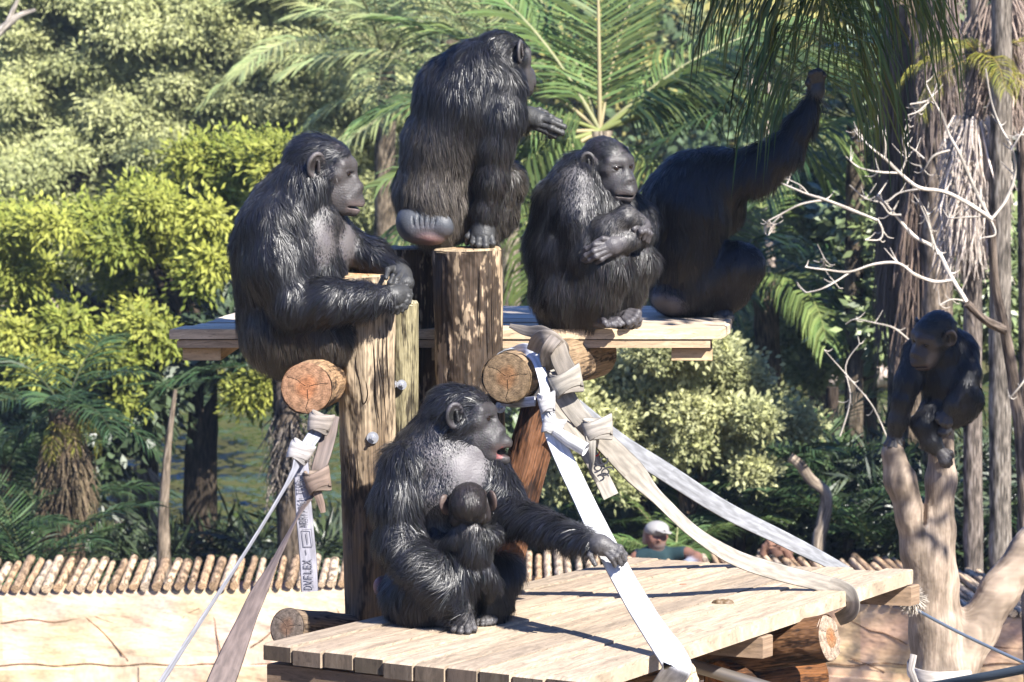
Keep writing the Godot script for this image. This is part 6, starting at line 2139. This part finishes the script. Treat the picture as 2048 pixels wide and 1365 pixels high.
func right_side() -> void:
	var grp := "tall palm trunks on the right"
	var rows := [
		["thin dark trunk behind the straight white hose, left of the forked trunk", 1665, 775, 1180, 23.6, 0.05, Color(0.06, 0.05, 0.042)],
		["brown palm trunk hung with dead leaves behind the white branches", 1800, -60, 1180, 22.5, 0.12, Color(0.16, 0.13, 0.105)],
		["grey palm trunk directly right of the young chimpanzee", 1955, -70, 1180, 20.2, 0.060, Color(0.20, 0.18, 0.165)],
		["smooth grey palm trunk second from the right picture edge", 2005, -70, 1180, 19.8, 0.068, Color(0.21, 0.195, 0.18)],
		["shaded brown trunk at the right picture edge", 2044, -40, 1180, 20.8, 0.055, Color(0.17, 0.14, 0.12)],
		["thick fibrous palm trunk at the top right", 1880, -80, 1180, 22.0, 0.11, Color(0.22, 0.185, 0.155)],
		["thin dark trunk behind the shaded palm trunk", 1712, 240, 1180, 24.0, 0.07, Color(0.13, 0.11, 0.09)]]
	var k := 0
	for q in rows:
		var foot := P(q[1] + 4, q[3], q[4])
		foot.y = 0.0
		var fr := []
		var top := P(q[1], q[2], q[4])
		if q[2] > -30 and k > 0:
			for j in 9:
				fr.append(["dark1", j * 40.0 + k * 13.0, 20.0 + 14.0 * ((j * 3) % 4) - 20.0, 1.15])
		var o := palm("palm_trunk", q[0], [foot, 0.04 * sin(k * 2.0)], top, q[5] * 1.1, q[5], q[6], fr, grp)
		if k == 1:
			skirt(o, "dead_leaves", P(1805, 60, 22.4), 2.3, 0.14, 520, Color(0.14, 0.11, 0.09), 21)
			skirt(o, "dead_leaves", P(1835, 350, 22.1), 1.5, 0.11, 300, Color(0.20, 0.15, 0.12), 22)
		if k == 2:
			skirt(o, "dead_leaves", P(1950, 230, 20.0), 1.05, 0.17, 900, Color(0.58, 0.50, 0.43), 23)
			skirt(o, "dead_leaves", P(1925, 340, 20.1), 0.7, 0.12, 420, Color(0.44, 0.36, 0.29), 24)
			for j in 9:
				place_frond(o, SH.ripe, P(1958, 110, 20.0), j * 40.0, 25.0 - 22.0 * (j % 3), 0.62)
		if k == 5:
			skirt(o, "dead_leaves", P(1885, -60, 22.0), 1.4, 0.14, 320, Color(0.22, 0.175, 0.15), 25)
		if k == 3:
			skirt(o, "dead_leaves", P(1998, -20, 20.2), 1.0, 0.16, 420, Color(0.32, 0.25, 0.21), 26)
		k += 1
	# dark leafy growth filling behind
	var o2 := thing("dark_trees", "dark leafy trees closing the view behind the palm trunks on the right", "tree", Vector3(P(1900, 700, 27).x, -0.3, -27.0))
	trunk_part(o2, [[1740, 1180], [1735, 700], [1750, 200]], 26.8, 0.12, 0.06, Color(0.10, 0.085, 0.07))
	var pads := []
	var r := RandomNumberGenerator.new()
	r.seed = 61
	for i in 120:
		var x := r.randf_range(1700, 2130)
		var y := r.randf_range(-110, 560)
		if x < 1760 and y < 330:
			continue
		pads.append(pad(x, y, 27.0 + r.randf_range(-1.6, 1.6), r.randf_range(30, 60), r.randf_range(20, 45), 34, 0.9))
	for i in 26:
		pads.append(pad(r.randf_range(1720, 2100), r.randf_range(560, 700), 27.0 + r.randf_range(-1.0, 1.0), 40, 26, 22, 0.9))
	crown(o2, "crown", SH.dark, M.leaf_glossy, pads, Color(0.035, 0.060, 0.026), Color(0.125, 0.165, 0.070), 0.85, 15)
	var o3 := thing("leafy_sapling", "mid green leafy sapling behind the white branches", "shrub", Vector3(P(1820, 560, 24).x, 0, -24.5))
	trunk_part(o3, [[1760, 1180], [1790, 800], [1830, 420]], 24.5, 0.06, 0.02, Color(0.12, 0.1, 0.08), 0.1, "stem")
	pads = []
	for i in 40:
		pads.append(pad(r.randf_range(1680, 2080), r.randf_range(420, 660), 24.5 + r.randf_range(-0.8, 0.8), 36, 24, 20, 0.9))
	crown(o3, "foliage", SH.dark, M.leaf_glossy, pads, Color(0.055, 0.085, 0.032), Color(0.180, 0.220, 0.085), 0.55, 16)
	# low brush in front of the water on the right
	var o4 := thing("waterside_brush", "thin dark brush before the water below the young chimpanzee", "bush", Vector3(P(1850, 1050, 22).x, 0, -22.0))
	pads = []
	for i in 34:
		pads.append(pad(r.randf_range(1690, 2080), r.randf_range(900, 1120), 22.0 + r.randf_range(-0.5, 1.0), 40, 36, 16, 0.9))
	crown(o4, "foliage", SH.blades, M.leaf_glossy, pads, Color(0.012, 0.022, 0.012), Color(0.045, 0.065, 0.028), 0.55, 17, 0.0)

func bare_tree() -> void:
	var d := 16.8
	var foot := P(2040, 1300, d)
	foot.y = 0.0
	var o := thing("bare_tree", "leafless tree with twisting white branches in front of the palm trunks", "tree", foot)
	var g := Geo.new()
	g.o = o.position
	g.col = Color(0.20, 0.17, 0.15)
	limb(g, [[2075, 1800, 17.2], [2050, 1000, 17.2], [2030, 780, 17.2], [2010, 660, 17.1], [1990, 560, 17.0], [1985, 440, 16.9]], 0.045, 0.022)
	limb(g, [[2010, 660, 17.1], [1970, 640, 16.9], [1934, 606, 16.8]], 0.028, 0.022)
	part("trunk", g.mesh(), M.bark, o)
	var r := RandomNumberGenerator.new()
	r.seed = 14
	var rows := [
		[[[1934, 606], [1900, 545], [1870, 500], [1830, 470], [1790, 430], [1755, 395]], 7.0, 3.2],
		[[[1880, 510], [1866, 470], [1856, 430], [1840, 398]], 4.0, 2.0],
		[[[1905, 560], [1870, 566], [1830, 545], [1796, 526], [1750, 530], [1700, 545], [1650, 540], [1612, 532]], 5.0, 2.2],
		[[[1700, 545], [1670, 565], [1640, 580], [1615, 588]], 3.0, 1.5],
		[[[1650, 540], [1646, 520], [1640, 516]], 2.2, 1.4],
		[[[1985, 440], [1940, 410], [1890, 385], [1840, 376], [1800, 350], [1770, 320], [1745, 300], [1726, 280]], 6.0, 2.6],
		[[[1800, 350], [1760, 345], [1720, 338], [1700, 320]], 3.5, 2.0],
		[[[1800, 348], [1812, 320], [1806, 280], [1812, 250]], 3.0, 1.6],
		[[[1840, 376], [1800, 385], [1770, 400], [1730, 395], [1700, 370]], 3.2, 1.6],
		[[[1770, 320], [1772, 280], [1760, 240], [1750, 215]], 3.5, 1.8],
		[[[1726, 280], [1716, 262], [1714, 256]], 2.4, 1.4],
		[[[1985, 440], [1950, 370], [1920, 310], [1900, 270], [1880, 225], [1860, 205], [1840, 208], [1818, 212]], 5.2, 2.4],
		[[[1880, 225], [1866, 190], [1850, 166]], 3.0, 1.6],
		[[[1900, 300], [1870, 310], [1850, 340], [1838, 332]], 3.4, 1.8],
		[[[1850, 318], [1828, 300], [1812, 290]], 2.5, 1.5],
		[[[1860, 205], [1836, 222], [1816, 230]], 2.5, 1.5],
		[[[1985, 440], [2010, 400], [2028, 350], [2024, 300], [2000, 250], [1985, 200], [1975, 140]], 4.6, 2.2],
		[[[2024, 300], [2040, 270], [2060, 250]], 3.0, 2.0],
		[[[1800, 430], [1780, 430], [1765, 412], [1752, 396]], 3.0, 2.4],
		[[[1755, 440], [1700, 420], [1650, 400], [1615, 388], [1575, 372], [1548, 362]], 4.6, 2.2],
		[[[1650, 400], [1600, 408], [1560, 428], [1540, 440]], 3.4, 1.8],
		[[[1560, 428], [1545, 450], [1536, 470]], 2.4, 1.3],
		[[[1615, 388], [1600, 370], [1560, 356]], 2.2, 1.3],
		[[[1755, 440], [1765, 460], [1758, 480], [1730, 482]], 3.0, 1.8],
		[[[1985, 440], [1990, 470], [1960, 480], [1960, 520]], 2.6, 1.6],
		[[[1985, 436], [1940, 432], [1900, 436]], 2.6, 1.8],
		[[[1870, 500], [1858, 450], [1842, 405]], 2.4, 1.6],
		[[[1934, 606], [1905, 600], [1880, 610]], 3.0, 1.6],
		[[[1830, 690], [1790, 655], [1750, 645], [1710, 640], [1690, 650]], 3.0, 1.4],
		[[[1680, 870], [1700, 800], [1690, 730], [1720, 690]], 2.6, 1.3],
		[[[1780, 900], [1750, 820], [1700, 760], [1650, 700]], 2.4, 1.2],
		[[[2060, 740], [2040, 770], [2020, 800]], 4.0, 2.0]]
	for q in rows:
		var b := Geo.new()
		b.o = o.position
		b.col = Color(0.70, 0.67, 0.63) * r.randf_range(0.75, 1.1)
		var list := []
		var z := 0.0
		for p in q[0]:
			list.append([p[0] + r.randfn() * 2.0, p[1] + r.randfn() * 2.0, d + z])
			z += r.randf_range(-0.06, 0.05)
		var s := d / 6000.0
		limb(b, list, q[1] * s * 0.78, q[2] * s * 0.7, -1.0, 0.3)
		# twigs
		for j in 5:
			var p: Array = list[r.randi_range(1, list.size() - 1)]
			var dx := r.randf_range(-30, 24)
			var dy := r.randf_range(-32, 18)
			limb(b, [[p[0], p[1], p[2]], [p[0] + dx * 0.5, p[1] + dy * 0.6 + 4.0, p[2] + 0.02], [p[0] + dx, p[1] + dy, p[2] + 0.03]], q[2] * s * 0.8, 0.0016, -1.0, 0.2)
		part("branch", b.mesh(), M.bark, o)

func far_bank() -> void:
	var r := RandomNumberGenerator.new()
	r.seed = 23
	# reddish rocks on the far shore
	var rock_at := [[1682, 752], [1706, 728], [1728, 756], [1748, 716], [1764, 744], [1788, 730]]
	var rock_is := ["leftmost reddish rock at the waterline of the far shore", "reddish rock a little up the far shore, second from the left", "reddish rock at the waterline in the middle of the far shore heap", "highest reddish rock of the heap on the far shore", "reddish rock on the far shore, next to the young chimpanzee's arm but one", "rightmost reddish rock on the far shore close to the young chimpanzee's arm"]
	for i in 6:
		var at := P(rock_at[i][0], rock_at[i][1], 47.6 + 0.2 * i)
		var q := Sdf.new(0.07)
		q.ball(at, Vector3(r.randf_range(0.3, 0.6), r.randf_range(0.15, 0.32), 0.4), Basis(Vector3.BACK, r.randf_range(-0.4, 0.4)), 0.05)
		q.ball(at + Vector3(r.randfn() * 0.25, 0.1, 0.1), Vector3(0.25, 0.2, 0.3), Basis(Vector3.UP, r.randf() * 3.0), 0.05)
		q.build()
		var g := Geo.new()
		for p in q.v:
			g.v.append(p - at)
		g.n = q.n; g.ix = q.ix
		g.u.resize(q.v.size()); g.c.resize(q.v.size())
		g.c.fill(Color(0.34, 0.22, 0.155).lerp(Color(0.40, 0.33, 0.28), r.randf()))
		solo("shore_rock", g.mesh(), M.soil, rock_is[i], "rock", at, "rocks on the far shore")
	# wooded slope
	var kinds := ["pale olive tree on the far slope", "yellowish round-topped tree on the far slope", "blue-green tree on the far slope", "dark green tree on the far slope"]
	var n := 0
	for row in 11:
		var d := 52.0 + row * row * 0.85 + row * 3.0
		var half := d * 0.20
		var m := 9
		for k in m:
			var x := lerpf(-half, half, (k + r.randf_range(0.1, 0.9)) / m)
			var base_y := lerpf(0.2, 20.0, clampf((d - 52.0) / 85.0, 0.0, 1.0))
			var hgt := r.randf_range(4.5, 8.5)
			var w := r.randf_range(2.2, 4.2)
			var px := 1024.0 + x / d * 6000.0
			# paler tree kinds in this stretch put the haze into the leaf colours
			var kind := r.randi() % 4
			if px > 1200 and px < 1600:
				kind = [0, 1, 1, 0][r.randi() % 4] if row < 7 else [2, 0, 2, 0][r.randi() % 4]
			if (px < 640 or px > 1680) and row > 1:
				continue
			var called: String = ("broad " if w > 3.5 else ("narrow " if w < 2.8 else "")) + kinds[kind] + _where(px, row)
			if names.has(called):
				continue
			names[called] = 1
			var o := thing("slope_tree", called, "tree", Vector3(x, base_y - 0.5, -d), "trees on the wooded slope")
			var g := Geo.new()
			g.o = o.position
			g.col = Color(0.20, 0.17, 0.14)
			g.tube(PackedVector3Array([o.position - Vector3(0, 1, 0), o.position + Vector3(r.randfn() * 0.4, hgt * 0.7, 0)]), PackedFloat32Array([0.22, 0.08]), 7, false, true, 0.1)
			part("trunk", g.mesh(), M.bark, o)
			var pads := []
			for j in 7:
				pads.append([o.position + Vector3(r.randfn() * w * 0.45, hgt * r.randf_range(0.35, 1.0), r.randfn() * w * 0.4), Vector3(w * r.randf_range(0.4, 0.7), r.randf_range(0.6, 1.3), w * 0.5), 44 if row < 6 else 34])
			var ca: Color = [Color(0.14, 0.165, 0.075), Color(0.22, 0.21, 0.07), Color(0.09, 0.14, 0.085), Color(0.055, 0.09, 0.045)][kind]
			var cb: Color = [Color(0.27, 0.29, 0.14), Color(0.38, 0.34, 0.12), Color(0.18, 0.25, 0.15), Color(0.12, 0.17, 0.085)][kind]
			crown(o, "crown", SH.far, M.leaf_pale, pads, ca, cb, 0.8 if row < 6 else 1.05, 300 + n, 0.6)
			n += 1
	# bare pale trunk on the slope
	var o := thing("dead_tree", "bare pale dead trunk standing out on the slope left of the raised arm", "tree", Vector3(P(1520, 500, 44).x, 0, -46.0))
	trunk_part(o, [[1545, 700], [1530, 240], [1505, 180], [1500, 120], [1510, 80]], 46.0, 0.10, 0.04, Color(0.42, 0.36, 0.31))
	trunk_part(o, [[1530, 240], [1540, 190], [1522, 130]], 46.0, 0.05, 0.02, Color(0.42, 0.36, 0.31), 0.1, "limb")

func _where(px: float, row: int) -> String:
	var a := "at the far left" if px < 300 else ("behind the spreading tree" if px < 760 else ("behind the highest chimpanzee" if px < 1060 else ("behind the big feather palm" if px < 1330 else ("left of the raised arm" if px < 1620 else "behind the right palm trunks"))))
	var b: String = ["by the shore", "low down", "low down", "a little up", "a little up", "halfway up", "halfway up", "high up", "high up", "near the top", "near the top"][row]
	return " " + b + " " + a

func shade_tree() -> void:
	# stands outside the picture at the right and in front; its boughs shade the right half of the frame
	var foot := Vector3(5.6, 0.0, -11.0)
	var o := thing("shade_tree", "broad leafy tree beside the enclosure whose boughs shade the right side", "tree", foot)
	var g := Geo.new()
	g.o = foot
	g.col = Color(0.2, 0.17, 0.14)
	for q in [[foot, Vector3(5.5, 3.0, -11.0), Vector3(5.2, 5.6, -11.0)], [Vector3(5.3, 4.6, -11.0), Vector3(4.2, 6.0, -10.3), Vector3(2.4, 6.4, -9.3)], [Vector3(5.2, 5.4, -11.0), Vector3(5.6, 6.3, -12.4), Vector3(6.2, 7.0, -14.0)]]:
		g.tube(smooth_path(PackedVector3Array(q), 5), PackedFloat32Array([0.2, 0.18, 0.17, 0.15, 0.14, 0.13, 0.12, 0.10, 0.09, 0.07, 0.05]), 9)
	part("trunk", g.mesh(), M.bark, o)
	var pads := []
	for q in [[2.40, 6.35, -9.25, 0.62, 0.25, 190], [2.75, 6.4, -9.5, 0.6, 0.25, 170], [2.15, 6.3, -9.35, 0.36, 0.2, 90], [3.5, 6.5, -9.9, 0.6, 0.3, 150], [3.9, 6.4, -9.3, 0.5, 0.3, 30], [4.4, 6.7, -10.6, 0.8, 0.4, 60], [5.4, 7.0, -11.8, 1.0, 0.5, 90], [6.0, 7.1, -14.2, 0.9, 0.4, 40], [6.9, 7.1, -13.8, 0.9, 0.4, 45], [7.7, 7.1, -13.2, 0.8, 0.4, 40], [2.1, 6.35, -8.95, 0.27, 0.2, 70], [2.42, 6.35, -8.8, 0.25, 0.2, 60]]:
		pads.append([Vector3(q[0], q[1], q[2]), Vector3(q[3], q[4], q[3]), q[5]])
	crown(o, "crown", SH.broad, M.leaf_glossy, pads, Color(0.03, 0.05, 0.02), Color(0.08, 0.11, 0.04), 1.2, 41)

func hanging_leaves() -> void:
	# the palm whose leaves hang into the picture at the top right; its crown is above the frame
	var top := P(1690, -420, 10.9)
	var foot := Vector3(top.x + 2.6, 0.0, -11.6)
	var o := thing("overhanging_palm", "palm leaves hanging into the picture at the top, one pulled by the raised hand", "palm tree", foot)
	var g := Geo.new()
	g.o = o.position
	g.col = Color(0.2, 0.17, 0.14)
	g.tube(smooth_path(PackedVector3Array([foot, foot + Vector3(0.2, 3.0, 0), Vector3(top.x + 1.4, 5.8, -11.3), top]), 5), PackedFloat32Array([0.14, 0.14, 0.14, 0.13, 0.13, 0.13, 0.13, 0.12, 0.12, 0.12, 0.11, 0.11, 0.11, 0.10, 0.10, 0.10]), 10)
	part("trunk", g.mesh(), M.bark, o)
	var r := RandomNumberGenerator.new()
	r.seed = 71
	for k in 6:
		place_frond(o, SH.hang if k % 2 else SH.f2, top, k * 60.0 + 10.0, 26.0 + 16.0 * (k % 3), 0.9)
	# the leaf that comes down to the hand
	for q in [[[1690, -420], [1668, -200], [1652, -60], [1642, 60], [1636, 150]], [[1690, -420], [1720, -240], [1740, -120], [1752, -30]], [[1690, -420], [1610, -260], [1570, -140], [1552, -40]]]:
		_curtain(o, q, r, 10.6 if q[4 if q.size() > 4 else 3][0] < 1700 and q.size() > 4 else 10.75)

func _curtain(o: Node3D, list: Array, r: RandomNumberGenerator, d: float) -> void:
	var g := Geo.new()
	g.o = o.position
	g.col = Color(0.10, 0.11, 0.04)
	var path := smooth_path(pts(list, d), 8)
	var rad := PackedFloat32Array()
	for i in path.size():
		rad.append(lerpf(0.014, 0.003, i / (path.size() - 1.0)))
	g.tube(path, rad, 6)
	for i in range(4, path.size()):
		for s: float in [-1.0, 1.0]:
			for j in 4:
				var c := path[i].lerp(path[maxi(i - 1, 0)], j / 3.0)
				var l := r.randf_range(0.34, 0.66)
				var out: float = s * r.randf_range(0.35, 1.15)
				var dir := Vector3(out, r.randf_range(-0.5, 0.15), r.randfn() * 0.35).normalized()
				var m := c + dir * l * 0.36
				var d2 := (dir * 0.5 + Vector3.DOWN).normalized()
				var e0 := m + d2 * l * 0.36
				var e1 := e0 + (d2 * 0.4 + Vector3.DOWN).normalized() * l * 0.34
				var w := r.randf_range(0.006, 0.0105)
				var sd := Vector3(r.randf_range(0.3, 1.0), 0.1, r.randf_range(-0.8, 0.8)).normalized() * w
				var tone := r.randf_range(0.7, 1.4)
				g.col = Color(0.095 * tone * r.randf_range(0.9, 1.4), 0.145 * tone, 0.042 * tone)
				var nn := sd.cross(dir).normalized()
				var i0 := g.vert(c - sd * 0.3, nn)
				g.vert(c + sd * 0.3, nn); g.vert(m - sd * 0.5, nn); g.vert(m + sd * 0.5, nn); g.vert(e0 - sd * 0.45, nn); g.vert(e0 + sd * 0.45, nn); g.vert(e1, nn)
				for tr in [[0, 1, 3], [0, 3, 2], [2, 3, 5], [2, 5, 4], [4, 5, 6]]:
					g.tri(i0 + tr[0], i0 + tr[1], i0 + tr[2])
	part("frond", g.mesh(), M.frond, o)
